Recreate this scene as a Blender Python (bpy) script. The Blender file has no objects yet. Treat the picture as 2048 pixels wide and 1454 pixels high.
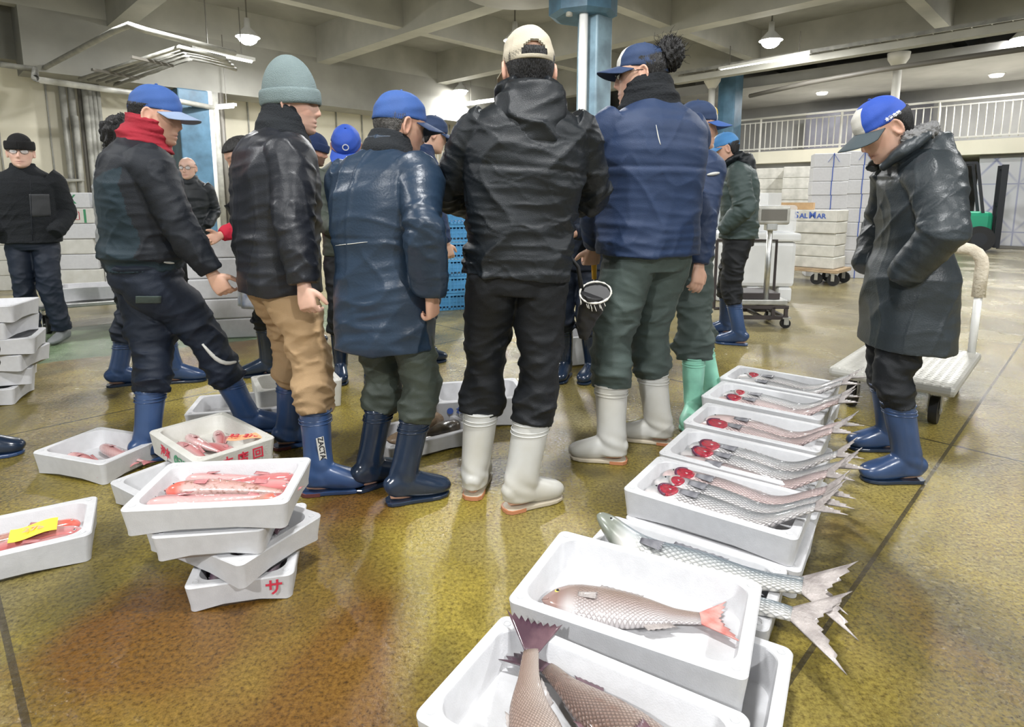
import bpy, bmesh, math, random
import numpy as np
from math import sin, cos, pi, radians
from mathutils import Vector, Matrix

SC = bpy.context.scene
COL = SC.collection

# ------------------------------------------------------------------ camera
F_PX, HOR, PY = 1200.0, 400.0, 580.0          # focal length, horizon row, principal row (2048 x 1454 frame)
EYE = 1.2
PITCH = math.atan((PY - HOR) / F_PX)
cd = bpy.data.cameras.new('camera')
cd.sensor_fit = 'HORIZONTAL'
cd.sensor_width = 36.0
cd.lens = F_PX / 2048 * 36.0
cd.shift_y = -(727 - PY) / 2048
cd.clip_end = 300
cam = bpy.data.objects.new('camera', cd)
COL.objects.link(cam)
cam.location = (0, 0, EYE)
cam.rotation_euler = (pi / 2 - PITCH, 0, 0)
SC.camera = cam

# ------------------------------------------------------------------ view and world
SC.view_settings.view_transform = 'Standard'
SC.view_settings.look = 'None'
SC.view_settings.gamma = 1.0
SC.view_settings.exposure = 0.48
SC.view_settings.use_curve_mapping = False
SC.cycles.max_bounces = 6
SC.cycles.diffuse_bounces = 3
SC.cycles.glossy_bounces = 3
SC.cycles.transmission_bounces = 4
SC.cycles.transparent_max_bounces = 6
SC.cycles.sample_clamp_indirect = 6.0
w = bpy.data.worlds.new('hall_surroundings')
SC.world = w
w.use_nodes = True
w.node_tree.nodes['Background'].inputs[0].default_value = (0.80, 0.90, 1.0, 1)
w.node_tree.nodes['Background'].inputs[1].default_value = 0.55

# ------------------------------------------------------------------ helpers
def ray(x, y):
    u = (x - 1024) / F_PX; v = (PY - y) / F_PX
    return np.array([u, cos(PITCH) + v * sin(PITCH), -sin(PITCH) + v * cos(PITCH)])
def atz(x, y, z=0.0):                      # point of the horizontal plane z seen at a pixel
    r = ray(x, y); return np.array([0, 0, EYE]) + r * ((z - EYE) / r[2])
def aty(x, y, Y):                          # point at depth Y seen at a pixel
    r = ray(x, y); return np.array([0, 0, EYE]) + r * (Y / r[1])

MATS = {}
def nd(nt, t, **k):
    n = nt.nodes.new(t)
    for a, b in k.items(): setattr(n, a, b)
    return n
def mat(name, col, rough=0.6, metal=0.0, spec=0.5, var=0.0, vscale=6.0, bump=0.0, bscale=60.0, coat=0.0, emit=None, es=1.0, alpha=1.0, sheen=0.0, col2=None, trans=0.0, stretch=None):
    """one procedural material: base colour broken up by noise, a fine bump"""
    m = bpy.data.materials.new(name); m.use_nodes = True
    nt = m.node_tree; b = nt.nodes['Principled BSDF']; L = nt.links.new
    c = (*col, 1)
    b.inputs['Base Color'].default_value = c
    b.inputs['Roughness'].default_value = rough
    b.inputs['Metallic'].default_value = metal
    b.inputs['Specular IOR Level'].default_value = spec
    if coat: b.inputs['Coat Weight'].default_value = coat; b.inputs['Coat Roughness'].default_value = 0.12
    if sheen: b.inputs['Sheen Weight'].default_value = sheen
    if trans: b.inputs['Transmission Weight'].default_value = trans
    if alpha < 1: b.inputs['Alpha'].default_value = alpha
    if emit: b.inputs['Emission Color'].default_value = (*emit, 1); b.inputs['Emission Strength'].default_value = es
    tc = nd(nt, 'ShaderNodeTexCoord')
    src = tc.outputs['Object']
    if stretch:
        mp = nd(nt, 'ShaderNodeMapping'); mp.inputs['Scale'].default_value = stretch
        L(src, mp.inputs[0]); src = mp.outputs[0]
    if var or col2:
        n = nd(nt, 'ShaderNodeTexNoise'); n.inputs['Scale'].default_value = vscale; n.inputs['Detail'].default_value = 5
        L(src, n.inputs['Vector'])
        r = nd(nt, 'ShaderNodeValToRGB')
        r.color_ramp.elements[0].position = 0.35; r.color_ramp.elements[1].position = 0.68
        lo = [max(0, x * (1 - var)) for x in col]; hi = [min(1, x * (1 + var)) for x in col] if not col2 else col2
        r.color_ramp.elements[0].color = (*lo, 1); r.color_ramp.elements[1].color = (*hi, 1)
        L(n.outputs['Fac'], r.inputs[0]); L(r.outputs[0], b.inputs['Base Color'])
    if bump:
        n2 = nd(nt, 'ShaderNodeTexNoise'); n2.inputs['Scale'].default_value = bscale; n2.inputs['Detail'].default_value = 4
        L(src, n2.inputs['Vector'])
        bp = nd(nt, 'ShaderNodeBump'); bp.inputs['Strength'].default_value = bump; bp.inputs['Distance'].default_value = 0.01
        L(n2.outputs['Fac'], bp.inputs['Height']); L(bp.outputs[0], b.inputs['Normal'])
    MATS[name] = m
    return m

def link(name, me, m=None, parent=None, smooth=True):
    o = bpy.data.objects.new(name, me); COL.objects.link(o)
    if m is not None and not me.materials: me.materials.append(m)
    if parent is not None: o.parent = parent
    if smooth and len(me.polygons): me.polygons.foreach_set('use_smooth', [True] * len(me.polygons))
    return o
def pm(name, vs, fs, m=None, parent=None, smooth=True):
    me = bpy.data.meshes.new(name); me.from_pydata([tuple(v) for v in vs], [], fs); me.update()
    return link(name, me, m, parent, smooth)
def tag(o, label, cat, group=None, kind=None):
    if label: o['label'] = label
    if cat: o['category'] = cat
    if group: o['group'] = group
    if kind: o['kind'] = kind
    return o
def thing(name, label, cat, loc=(0, 0, 0), rz=0.0, group=None):
    o = bpy.data.objects.new(name, None); COL.objects.link(o); o.empty_display_size = 0.1
    o.location = loc; o.rotation_euler = (0, 0, rz)
    return tag(o, label, cat, group)
def struct(name, o): o.name = name; o['kind'] = 'structure'; return o

class MB:
    """collects boxes, bars and tubes into one mesh"""
    def __init__(s): s.v = []; s.f = []
    def add(s, vs, fs):
        k = len(s.v); s.v += [tuple(v) for v in vs]; s.f += [tuple(i + k for i in f) for f in fs]; return s
    def box(s, c, d, rz=0.0, M=None):
        x, y, z = d[0] / 2, d[1] / 2, d[2] / 2
        vs = [(-x, -y, -z), (x, -y, -z), (x, y, -z), (-x, y, -z), (-x, -y, z), (x, -y, z), (x, y, z), (-x, y, z)]
        C, S = cos(rz), sin(rz)
        vs = [(c[0] + a * C - b * S, c[1] + a * S + b * C, c[2] + e) for a, b, e in vs]
        return s.add(vs, [(0, 3, 2, 1), (4, 5, 6, 7), (0, 1, 5, 4), (1, 2, 6, 5), (2, 3, 7, 6), (3, 0, 4, 7)])
    def bar(s, a, b, wd, h, up=(0, 0, 1)):
        a = Vector(a); b = Vector(b); d = (b - a).normalized(); u = Vector(up)
        u = Vector((0, 1, 0)) if abs(d.dot(u)) > 0.99 else u; r = d.cross(u).normalized(); u = r.cross(d)
        vs = []
        for p in (a, b):
            for i, j in ((-1, -1), (1, -1), (1, 1), (-1, 1)): vs.append(p + r * (i * wd / 2) + u * (j * h / 2))
        return s.add(vs, [(0, 1, 2, 3), (7, 6, 5, 4), (0, 4, 5, 1), (1, 5, 6, 2), (2, 6, 7, 3), (3, 7, 4, 0)])
    def tube(s, pts, r, n=10, cap=True):
        pts = [Vector(p) for p in pts]; k = len(pts)
        rs = r if isinstance(r, (list, tuple)) else [r] * k
        ref = Vector((0, 0, 1)); vs = []; prev = None
        for i, p in enumerate(pts):
            d = (pts[min(i + 1, k - 1)] - pts[max(i - 1, 0)]).normalized()
            if prev is None:
                a = d.cross(ref if abs(d.z) < 0.9 else Vector((1, 0, 0))).normalized()
            else:
                a = (prev - d * prev.dot(d)).normalized()
            prev = a; b = d.cross(a)
            for j in range(n):
                t = 2 * pi * j / n; vs.append(p + (a * cos(t) + b * sin(t)) * rs[i])
        fs = [(i * n + j, i * n + (j + 1) % n, (i + 1) * n + (j + 1) % n, (i + 1) * n + j) for i in range(k - 1) for j in range(n)]
        if cap: fs += [tuple(range(n - 1, -1, -1)), tuple((k - 1) * n + j for j in range(n))]
        return s.add(vs, fs)
    def cyl(s, a, b, r, n=16): return s.tube([a, b], r, n)
    def lathe(s, prof, c=(0, 0, 0), n=24):
        vs = []; k = len(prof)
        for r, z in prof:
            for j in range(n): vs.append((c[0] + r * cos(2 * pi * j / n), c[1] + r * sin(2 * pi * j / n), c[2] + z))
        fs = [(i * n + j, i * n + (j + 1) % n, (i + 1) * n + (j + 1) % n, (i + 1) * n + j) for i in range(k - 1) for j in range(n)]
        fs += [tuple(range(n - 1, -1, -1)), tuple((k - 1) * n + j for j in range(n))]
        return s.add(vs, fs)
    def build(s, name, m, parent=None, smooth=False, bevel=0.0):
        o = pm(name, s.v, s.f, m, parent, smooth)
        if bevel:
            b = o.modifiers.new('bevel', 'BEVEL'); b.width = bevel; b.segments = 2; b.limit_method = 'ANGLE'
        return o
def kids(o): return [c for c in COL.objects if c.parent == o]
def copy_tree(o, parent=None):
    c = o.copy(); COL.objects.link(c)
    if parent is not None: c.parent = parent
    for ch in [x for x in COL.objects if x.parent == o]: copy_tree(ch, c)
    return c
def text(name, s, size, m, parent=None, M=None, ext=0.0006, align='CENTER', shear=0.0, bold=0.0):
    cu = bpy.data.curves.new(name, 'FONT'); cu.body = s; cu.size = size; cu.extrude = ext; cu.align_x = align; cu.align_y = 'CENTER'
    cu.shear = shear; cu.offset = bold; cu.resolution_u = 3
    t = bpy.data.objects.new(name, cu); COL.objects.link(t)
    bpy.context.view_layer.update()
    me = bpy.data.meshes.new_from_object(t.evaluated_get(bpy.context.evaluated_depsgraph_get()))
    bpy.data.objects.remove(t); bpy.data.curves.remove(cu)
    me.materials.clear(); me.materials.append(m)
    o = bpy.data.objects.new(name, me); COL.objects.link(o)
    if parent is not None: o.parent = parent
    if M is not None: o.matrix_local = M
    return o
def facing(loc, nrm, up=(0, 0, 1)):
    """matrix whose z axis is nrm (text plane) and y axis near up"""
    z = Vector(nrm).normalized(); y = Vector(up); x = y.cross(z).normalized(); y = z.cross(x)
    return Matrix(((x.x, y.x, z.x, loc[0]), (x.y, y.y, z.y, loc[1]), (x.z, y.z, z.z, loc[2]), (0, 0, 0, 1)))

R2 = math.sqrt(0.5)
def AB(s, d):                              # hall grid: s = x + y, d = y - x
    return ((s - d) / 2, (s + d) / 2)

# ------------------------------------------------------------------ materials of the setting
def floor_mat():
    m = bpy.data.materials.new('wet_stained_concrete'); m.use_nodes = True
    nt = m.node_tree; b = nt.nodes['Principled BSDF']; L = nt.links.new
    tc = nd(nt, 'ShaderNodeTexCoord'); P = tc.outputs['Object']
    def noise(sc, det=4, dist=0.0, rough=0.55):
        n = nd(nt, 'ShaderNodeTexNoise'); n.inputs['Scale'].default_value = sc; n.inputs['Detail'].default_value = det
        n.inputs['Distortion'].default_value = dist; n.inputs['Roughness'].default_value = rough
        L(P, n.inputs['Vector']); return n.outputs['Fac']
    def ramp(src, stops):
        r = nd(nt, 'ShaderNodeValToRGB'); e = r.color_ramp.elements
        while len(e) < len(stops): e.new(0.5)
        for q, (p, c) in zip(e, stops): q.position = p; q.color = (*c, 1)
        L(src, r.inputs[0]); return r.outputs[0]
    def mix(f, a, c, mode='MIX'):
        x = nd(nt, 'ShaderNodeMix', data_type='RGBA', blend_type=mode)
        if isinstance(f, float): x.inputs['Factor'].default_value = f
        else: L(f, x.inputs['Factor'])
        L(a, x.inputs['A']) if not isinstance(a, tuple) else setattr(x.inputs['A'], 'default_value', (*a, 1))
        L(c, x.inputs['B']) if not isinstance(c, tuple) else setattr(x.inputs['B'], 'default_value', (*c, 1))
        return x.outputs['Result']
    def math_(op, a, c=None, cl=False):
        x = nd(nt, 'ShaderNodeMath', operation=op, use_clamp=cl)
        for i, q in enumerate((a, c)):
            if q is None: continue
            if isinstance(q, (int, float)): x.inputs[i].default_value = q
            else: L(q, x.inputs[i])
        return x.outputs[0]
    base = ramp(noise(0.9, 8, 0.4), [(0.30, (0.055, 0.046, 0.018)), (0.43, (0.165, 0.128, 0.027)), (0.55, (0.290, 0.225, 0.042)), (0.72, (0.40, 0.33, 0.09))])
    grey = ramp(noise(1.3, 6, 0.2), [(0.3, (0.16, 0.14, 0.085)), (0.7, (0.34, 0.31, 0.22))])
    greymask = ramp(noise(0.45, 4), [(0.50, (0, 0, 0)), (0.64, (0.75, 0.75, 0.75))])
    c = mix(greymask, base, grey)
    # rust brown stains
    n4 = nd(nt, 'ShaderNodeTexNoise'); n4.noise_dimensions = '4D'; n4.inputs['W'].default_value = 3.7; n4.inputs['Scale'].default_value = 0.75; n4.inputs['Detail'].default_value = 6; n4.inputs['Distortion'].default_value = 0.8
    L(P, n4.inputs['Vector'])
    sx0 = nd(nt, 'ShaderNodeSeparateXYZ'); L(P, sx0.inputs[0])
    def blob(x0, y0, rx, ry):                          # a patch of floor that has been stained for years
        a_ = math_('POWER', math_('DIVIDE', math_('ADD', sx0.outputs['X'], -x0), rx), 2.0); b_ = math_('POWER', math_('DIVIDE', math_('ADD', sx0.outputs['Y'], -y0), ry), 2.0)
        return math_('EXPONENT', math_('MULTIPLY', math_('ADD', a_, b_), -1.0))
    bl = math_('ADD', math_('ADD', blob(-.42, 1.45, .16, .50), blob(-1.02, 1.55, .22, .20)), math_('ADD', blob(-.62, 2.3, .25, .22), blob(-2.6, 4.4, 1.4, .35)))
    rustf = math_('ADD', math_('ADD', n4.outputs['Fac'], -.105), math_('MULTIPLY', bl, .18))
    rust = ramp(rustf, [(0.49, (0, 0, 0)), (0.62, (0.85, 0.85, 0.85))])
    c = mix(rust, c, (0.13, 0.055, 0.012))
    # far wing of the hall is paler: reflection of the pale ceiling put into the colour
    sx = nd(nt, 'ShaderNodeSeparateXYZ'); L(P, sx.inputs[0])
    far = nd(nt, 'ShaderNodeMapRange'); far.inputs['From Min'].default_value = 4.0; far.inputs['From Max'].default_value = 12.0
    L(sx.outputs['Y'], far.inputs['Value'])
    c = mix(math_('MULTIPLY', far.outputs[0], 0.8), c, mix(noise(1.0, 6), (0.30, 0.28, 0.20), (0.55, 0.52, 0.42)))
    # right wing: brown grey
    rt = nd(nt, 'ShaderNodeMapRange'); rt.inputs['From Min'].default_value = 1.0; rt.inputs['From Max'].default_value = 3.2
    L(sx.outputs['X'], rt.inputs['Value'])
    c = mix(math_('MULTIPLY', rt.outputs[0], 0.45), c, mix(noise(1.1, 7, 0.4), (0.15, 0.12, 0.055), (0.40, 0.34, 0.20)))
    # green painted lane behind the left aisle
    dd = math_('SUBTRACT', sx.outputs['Y'], math_('MULTIPLY', sx.outputs['X'], 0.62))
    dd = math_('ADD', dd, math_('MULTIPLY', math_('SUBTRACT', noise(7, 3), 0.5), 0.12))
    lane = math_('MULTIPLY', math_('GREATER_THAN', dd, 6.50), math_('LESS_THAN', dd, 8.2))
    lane = math_('MULTIPLY', lane, math_('LESS_THAN', sx.outputs['X'], -1.2))
    c = mix(math_('MULTIPLY', lane, 0.85), c, ramp(noise(2.2, 6), [(0.35, (0.055, 0.13, 0.075)), (0.65, (0.24, 0.34, 0.22))]))
    # speckle of the aggregate
    sp = ramp(noise(80, 6, 0.0, 0.75), [(0.34, (0.36, 0.32, 0.26)), (0.50, (0.95, 0.95, 0.92)), (0.64, (1.35, 1.35, 1.28))])
    c = mix(1.0, c, sp, 'MULTIPLY')
    # joints of the slab, every 3.2 m on the hall grid
    jx = math_('ADD', sx.outputs['X'], sx.outputs['Y'])
    jm = math_('ABSOLUTE', math_('SUBTRACT', math_('MODULO', math_('ADD', jx, 41.55), 4.9), 2.45))
    joint = math_('LESS_THAN', jm, 0.012)
    jy = math_('SUBTRACT', sx.outputs['Y'], sx.outputs['X'])
    jm2 = math_('ABSOLUTE', math_('SUBTRACT', math_('MODULO', math_('ADD', jy, 41.0), 4.9), 2.45))
    joint = math_('MAXIMUM', joint, math_('LESS_THAN', jm2, 0.010))
    c = mix(math_('MULTIPLY', joint, 0.8), c, (0.035, 0.028, 0.018))
    L(c, b.inputs['Base Color'])
    # wet film: shiny puddles between drier patches
    wet = ramp(noise(1.1, 5, 0.5), [(0.36, (0.10, 0.10, 0.10)), (0.50, (0.20, 0.20, 0.20)), (0.66, (0.36, 0.36, 0.36))])
    L(wet, b.inputs['Roughness'])
    b.inputs['Specular IOR Level'].default_value = 0.7
    bp = nd(nt, 'ShaderNodeBump'); bp.inputs['Strength'].default_value = 0.42; bp.inputs['Distance'].default_value = 0.006
    h = math_('ADD', math_('MULTIPLY', noise(46, 6, 0.3, 0.7), 1.5), math_('MULTIPLY', noise(5, 3), 1.0))
    L(h, bp.inputs['Height']); L(bp.outputs[0], b.inputs['Normal'])
    return m

M_floor = floor_mat()
M_conc = mat('ceiling_concrete', (0.31, 0.305, 0.275), 0.85, var=0.16, vscale=0.8, bump=0.1, bscale=9)
M_beam = mat('beam_concrete', (0.42, 0.415, 0.375), 0.8, var=0.12, vscale=1.2, bump=0.1, bscale=12)
M_cream = mat('cream_wall_panel', (0.83, 0.78, 0.63), 0.6, var=0.08, vscale=0.7)
M_pipe = mat('grey_painted_pipe', (0.36, 0.355, 0.32), 0.45, var=0.2, vscale=5)
M_dkpipe = mat('dark_conduit', (0.16, 0.15, 0.13), 0.5)
M_bluecol = mat('blue_painted_column', (0.07, 0.155, 0.235), 0.45, var=0.3, vscale=2.5)
M_paleblue = mat('faded_blue_column', (0.20, 0.30, 0.37), 0.45, var=0.3, vscale=3)
M_white = mat('white_enamel', (0.80, 0.80, 0.78), 0.4)
M_rail = mat('pale_railing_paint', (0.74, 0.72, 0.66), 0.5)
M_dark = mat('dark_shutter', (0.10, 0.10, 0.12), 0.6, var=0.3, vscale=1.5)
M_greywall = mat('grey_back_wall', (0.36, 0.36, 0.36), 0.8, var=0.15, vscale=0.8)
M_lamp = mat('lamp_glow', (1, 1, 1), 0.5, emit=(1.0, 0.98, 0.93), es=60.0)
M_tubeon = mat('fluorescent_tube', (1, 1, 1), 0.4, emit=(1.0, 0.98, 0.92), es=5.0)
M_steel = mat('brushed_steel', (0.62, 0.62, 0.60), 0.35, metal=0.9, var=0.15, vscale=14)
M_black = mat('black_rubber', (0.012, 0.012, 0.013), 0.5)

# ------------------------------------------------------------------ the hall
Z_SLAB, Z_BEAM = 6.2, 5.2
def quad(name, pts, m, kind='structure'):
    o = pm(name, pts, [tuple(range(len(pts)))], m, None, False); o['kind'] = kind; return o
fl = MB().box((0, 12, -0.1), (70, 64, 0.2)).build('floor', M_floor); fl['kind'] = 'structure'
ce = MB().box((0, 14, Z_SLAB + 0.15), (64, 52, 0.3)).build('ceiling', M_conc); ce['kind'] = 'structure'
n_ = 0
for s_ in (-1.2, 5.6, 13.0, 19.3, 26.6):
    n_ += 1
    a = AB(s_, -22); b_ = AB(s_, 25.8)
    o = MB().bar((*a, (Z_SLAB + Z_BEAM) / 2), (*b_, (Z_SLAB + Z_BEAM) / 2), 0.42, Z_SLAB - Z_BEAM).build('beam_%d' % n_, M_beam); o['kind'] = 'structure'
for d_ in (-14.6, -8.2, -1.6, 4.9, 11.6, 18.2, 24.4):
    n_ += 1
    a = AB(-6, d_); b_ = AB(33, d_)
    o = MB().bar((*a, (Z_SLAB + 5.34) / 2), (*b_, (Z_SLAB + 5.34) / 2), 0.3, Z_SLAB - 5.34).build('beam_%d' % n_, M_beam); o['kind'] = 'structure'

# left wall of cream panels along the d = 26 line
def wall(name, p, q, z0, z1, m, th=0.2):
    v = MB().bar((p[0], p[1], (z0 + z1) / 2), (q[0], q[1], (z0 + z1) / 2), th, z1 - z0); o = v.build(name, m); o['kind'] = 'structure'; return o
wall('wall_left', AB(-4, 26.3), AB(34, 26.3), 0, Z_SLAB, M_cream)
k = 0
for s_ in np.arange(-3, 30, 1.35):
    k += 1
    p = AB(s_, 26.10)
    MB().box((p[0], p[1], 2.15), (0.03, 0.05, 4.3), pi / 4).build('trim_%d' % k, M_pipe)['kind'] = 'structure'
o = MB().bar((*AB(-4, 26.2), 5.3), (*AB(34, 26.2), 5.3), 0.9, 1.9).build('beam_wall_girder', M_conc); o['kind'] = 'structure'
o = MB().bar((*AB(3, 24.9), 4.75), (*AB(34, 24.9), 4.75), 1.0, 1.5).build('beam_wall_lintel', M_conc); o['kind'] = 'structure'
wall('wall_back', AB(34, 27), AB(34, -26), 0, Z_SLAB, M_greywall)
wall('wall_right', AB(27.9, 16.5), AB(27.9, 5.2), 0, 2.4, M_greywall)
# ------------------------------------------------------------------ lamps, pipes, columns, balcony
def lamp(x, y, label, group=None, power=900, big=False):
    z = 5.0
    t = thing('high_bay_lamp', label, 'lamp', (x, y, 0), group=group)
    MB().lathe([(0.06, 5.40), (0.07, 5.20), (0.13, 5.14), (0.26, 5.0), (0.28, 4.975), (0.27, 4.97), (0.25, 5.0)]).build('housing', M_white, t, True)
    MB().cyl((0, 0, 5.3), (0, 0, 6.2), 0.018, 8).build('stem', M_dkpipe, t)
    MB().lathe([(0.0, 4.80), (0.10, 4.82), (0.175, 4.87), (0.215, 4.94), (0.22, 5.0)]).build('bulb', M_lamp, t, True)
    ld = bpy.data.lights.new('high_bay_light', 'AREA'); ld.shape = 'DISK'; ld.size = 0.36; ld.energy = power; ld.color = (0.98, 0.99, 1.0)
    lo = bpy.data.objects.new('high_bay_light', ld); COL.objects.link(lo); lo.location = (x, y, 4.78)
    return t
lamp(-6.2, 14.8, 'glowing high bay lamp above the man in the grey knit hat', power=170)
lamp(0.07, 15.1, 'glowing high bay lamp beside the tan cap, under the round column head', power=170)
lamp(6.2, 15.1, 'glowing high bay lamp above the man in the green jacket', power=170)
lamp(12.1, 14.9, 'glowing high bay lamp above the balcony railing, at the right edge', power=170)
lamp(-1.8, 21.8, 'small glowing high bay lamp farther back, right of the blue cap', power=150)
lamp(-3.8, 29.0, 'faint glowing high bay lamp at the far end of the hall', power=150)
for x, y, pw_ in ((-6.2, 10.6, 150), (0.2, 8.9, 140), (6.4, 8.6, 150), (-6, 2.4, 150), (0.1, 1.2, 105), (6.2, 2.4, 150), (-3, -3.5, 280), (3.2, -3.5, 280)):
    lamp(x, y, 'high bay lamp hanging over the near aisle', 'high bay lamps above the near aisle', power=pw_)

def fluor(a, b, label):
    """slim strip light: channel body, a tube below it and two hangers"""
    a = Vector(a); b = Vector(b); c = (a + b) / 2
    t = thing('strip_light', label, 'lamp', (c.x, c.y, 0))
    A = a - Vector((c.x, c.y, 0)); B = b - Vector((c.x, c.y, 0)); d = (B - A).normalized()
    MB().bar(A + Vector((0, 0, .05)), B + Vector((0, 0, .05)), 0.12, 0.07).build('channel', M_white, t)
    MB().cyl(A + d * .06, B - d * .06, 0.035, 10).build('tube', M_tubeon, t)
    for q in (A + d * .3, B - d * .3):
        MB().cyl(q + Vector((0, 0, .08)), (q.x, q.y, Z_BEAM + .2), 0.012, 6).build('hanger', M_dkpipe, t)
fluor(atz(388, 99, 4.3), atz(508, 124, 4.3), 'lit strip light behind the grey knit hat')
fluor(atz(1439, 141, 4.8), atz(1622, 108, 4.8), 'long lit strip light below the cable tray, in front of the balcony')
fluor(atz(606, 244, 4.5), atz(706, 224, 4.5), 'lit strip light left of the blue cap, low in the dark bay')
fluor(atz(470, 213, 3.6), atz(400, 219, 3.6), 'lit strip light by the left wall pipes')
fluor(atz(930, 210, 4.6), atz(1005, 199, 4.6), 'lit strip light beyond the small far lamps')
fluor(atz(880, 253, 4.5), atz(945, 242, 4.5), 'lit strip light farthest back, above the far railing')
fluor(atz(2048, 92, 4.6), atz(2180, 72, 4.6), 'strip light above the balcony at the right edge')

def pipe(pts, r, label, m=None, cat='pipe', group=None):
    o = MB().tube(pts, r, 10).build('ceiling_pipe' if pts[0][2] > 3.9 else 'wall_pipe', m or M_pipe, None, True)
    return tag(o, label, cat, group)
ZP = 4.1
pipe([atz(75, 143, ZP), atz(228, 62, ZP), atz(258, 50, ZP), atz(292, 61, ZP), atz(396, 88, ZP), atz(470, 106, ZP)], 0.055, 'long bent pipe under the beams, top left of the hall')
pipe([atz(0, 128, 3.95), atz(70, 139, 3.95), atz(70, 156, 3.6), atz(79, 160, 3.6), atz(292, 190, 3.6), atz(430, 216, 3.6)], 0.065, 'long pipe along the top of the cream wall')
for i, (x0, y0, x1, y1) in enumerate(((160, 158, 360, 94), (178, 160, 365, 99), (196, 163, 370, 104), (214, 165, 376, 110), (230, 171, 382, 117))):
    e = ('nearest the ceiling beam', 'second from the beam', 'in the middle', 'second from the lamp', 'nearest the lamp')[i]
    pipe([atz(x0, y0, 3.95), atz(x1, y1, 3.95), atz(x1 + 90, y1 + 22, 3.95)], 0.04, 'hanging conduit of the five side by side, the one ' + e)
o = MB().bar(atz(184, 139, 3.89), atz(278, 157, 3.89), 0.07, 0.05).build('pipe_hanger', M_dkpipe); tag(o, 'dark cross bar carrying the conduits, nearer the wall', 'bracket')
o = MB().bar(atz(262, 114, 3.89), atz(345, 132, 3.89), 0.07, 0.05).build('pipe_hanger', M_dkpipe); tag(o, 'dark cross bar carrying the conduits, nearer the lamp', 'bracket')
def onwall(px, py, d):                      # point seen at a pixel on the vertical plane y - x = d
    r = ray(px, py); t = d / (r[1] - r[0]); return np.array([0, 0, EYE]) + r * t
wl = ['first', 'second', 'third', 'fourth', 'fifth', 'sixth', 'seventh']
for i, (x, r) in enumerate(((137, .075), (154, .075), (171, .05), (181, .07), (190, .06), (199, .05), (207, .05))):
    top = onwall(x, 300, 25.6 - .15 * (i > 2)); tx, ty = top[0], top[1]
    pipe([(tx, ty, 4.05), (tx, ty, 0.0)], r, wl[i] + ' upright pipe from the left on the cream wall', M_pipe if i != 2 else M_dkpipe)
a = onwall(100, 362, 25.4); b_ = onwall(163, 360, 25.4)
pipe([a, b_, (b_[0], b_[1], 3.2)], 0.07, 'bent pale pipe low on the cream wall beside the curly haired man')
for i, (x, r) in enumerate(((414, .10), (424, .12), (436, .12), (449, .08))):
    p = onwall(x, 300, 24.2)
    pipe([(p[0], p[1], 0), (p[0], p[1], 4.0)], r * .8, ('brown', 'pale', 'pale', 'dark')[i] + ' upright pipe right of the blue column, ' + ('nearest to it', 'second from it', 'third from it', 'farthest from it')[i], (M_dkpipe, M_white, M_pipe, M_dkpipe)[i])

# columns (structure)
def column(n, x, y, sx, sy, z1, m, rz=pi / 4):
    o = MB().box((x, y, z1 / 2), (sx, sy, z1), rz).build('column_%d' % n, m, bevel=0.03); o['kind'] = 'structure'; return o
p = onwall(385, 300, 24.6); column(1, p[0], p[1], 0.75, 0.75, 4.0, M_bluecol)
p = aty(1185, 300, 11.5); column(2, p[0], p[1], 0.46, 0.46, Z_SLAB, M_paleblue); C2 = p
o = MB().lathe([(0.5, 4.45), (0.62, 4.5), (0.62, 4.95), (0.95, 5.2)], (p[0] - 0.22, p[1], 0), 8).build('column_head', M_bluecol); o['kind'] = 'structure'
o = MB().lathe([(1.15, 5.12), (1.2, 5.5), (1.2, 6.2)], (p[0] - 1.35, p[1] + 0.6, 0), 40).build('ceiling_drop', M_conc, None, True); o['kind'] = 'structure'
pipe([(p[0] - 0.24, p[1] - 0.3, 0), (p[0] - 0.24, p[1] - 0.3, Z_SLAB)], 0.08, 'pale drain pipe running down the blue column behind the tan cap', M_white)
pipe([(p[0] - 0.50, p[1] - 0.35, 4.4), (p[0] - 0.50, p[1] - 0.35, 4.95), (p[0] - 0.38, p[1] - 0.35, 5.15), (p[0] - 0.38, p[1] - 0.35, Z_SLAB)], 0.06, 'short kinked drain pipe beside the blue column head', M_pipe)
p = aty(1455, 300, 19.2); column(3, p[0], p[1], 0.55, 0.55, Z_BEAM, M_bluecol)

# balcony on the back right, along x + y = 27.2
sB = 27.2
za = 2.70
o = MB().bar((*AB(sB + 3.2, 15.5), 2.52), (*AB(sB + 3.2, -6), 2.52), 4.5, 0.36).build('balcony_slab', M_cream); o['kind'] = 'structure'
o = MB().bar((*AB(sB + 3.0, 16.5), 4.85), (*AB(sB + 3.0, -6), 4.85), 4.4, 0.3).build('balcony_ceiling', M_greywall); o['kind'] = 'structure'
rl = thing('balcony_railing', 'long pale metal railing on the balcony at the back', 'railing', (*AB(sB, 5), za))
def rb(d): q = AB(sB + .05, d); c = AB(sB, 5); return (q[0] - c[0], q[1] - c[1])
MB().bar((*rb(15.2), 1.03), (*rb(-4), 1.03), 0.06, 0.05).build('top_rail', M_rail, rl)
MB().bar((*rb(15.2), 0.90), (*rb(-4), 0.90), 0.03, 0.03).build('middle_rail', M_rail, rl)
MB().bar((*rb(15.2), 0.09), (*rb(-4), 0.09), 0.04, 0.04).build('bottom_rail', M_rail, rl)
bal = None
for i in range(80):
    d = 14.9 - i * 0.235
    if bal is None:
        bal = MB().bar((0, 0, 0.05), (0, 0, 0.92), 0.024, 0.024).build('baluster', M_rail, rl)
        b = bal
    else:
        b = bal.copy(); COL.objects.link(b)
    b.location = (*rb(d), 0)
for d in (14.9, 11.6, 8.3, 5.0, 1.7, -1.6):
    MB().bar((*rb(d), 0.0), (*rb(d), 1.03), 0.05, 0.05).build('railing_post', M_rail, rl)
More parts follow.
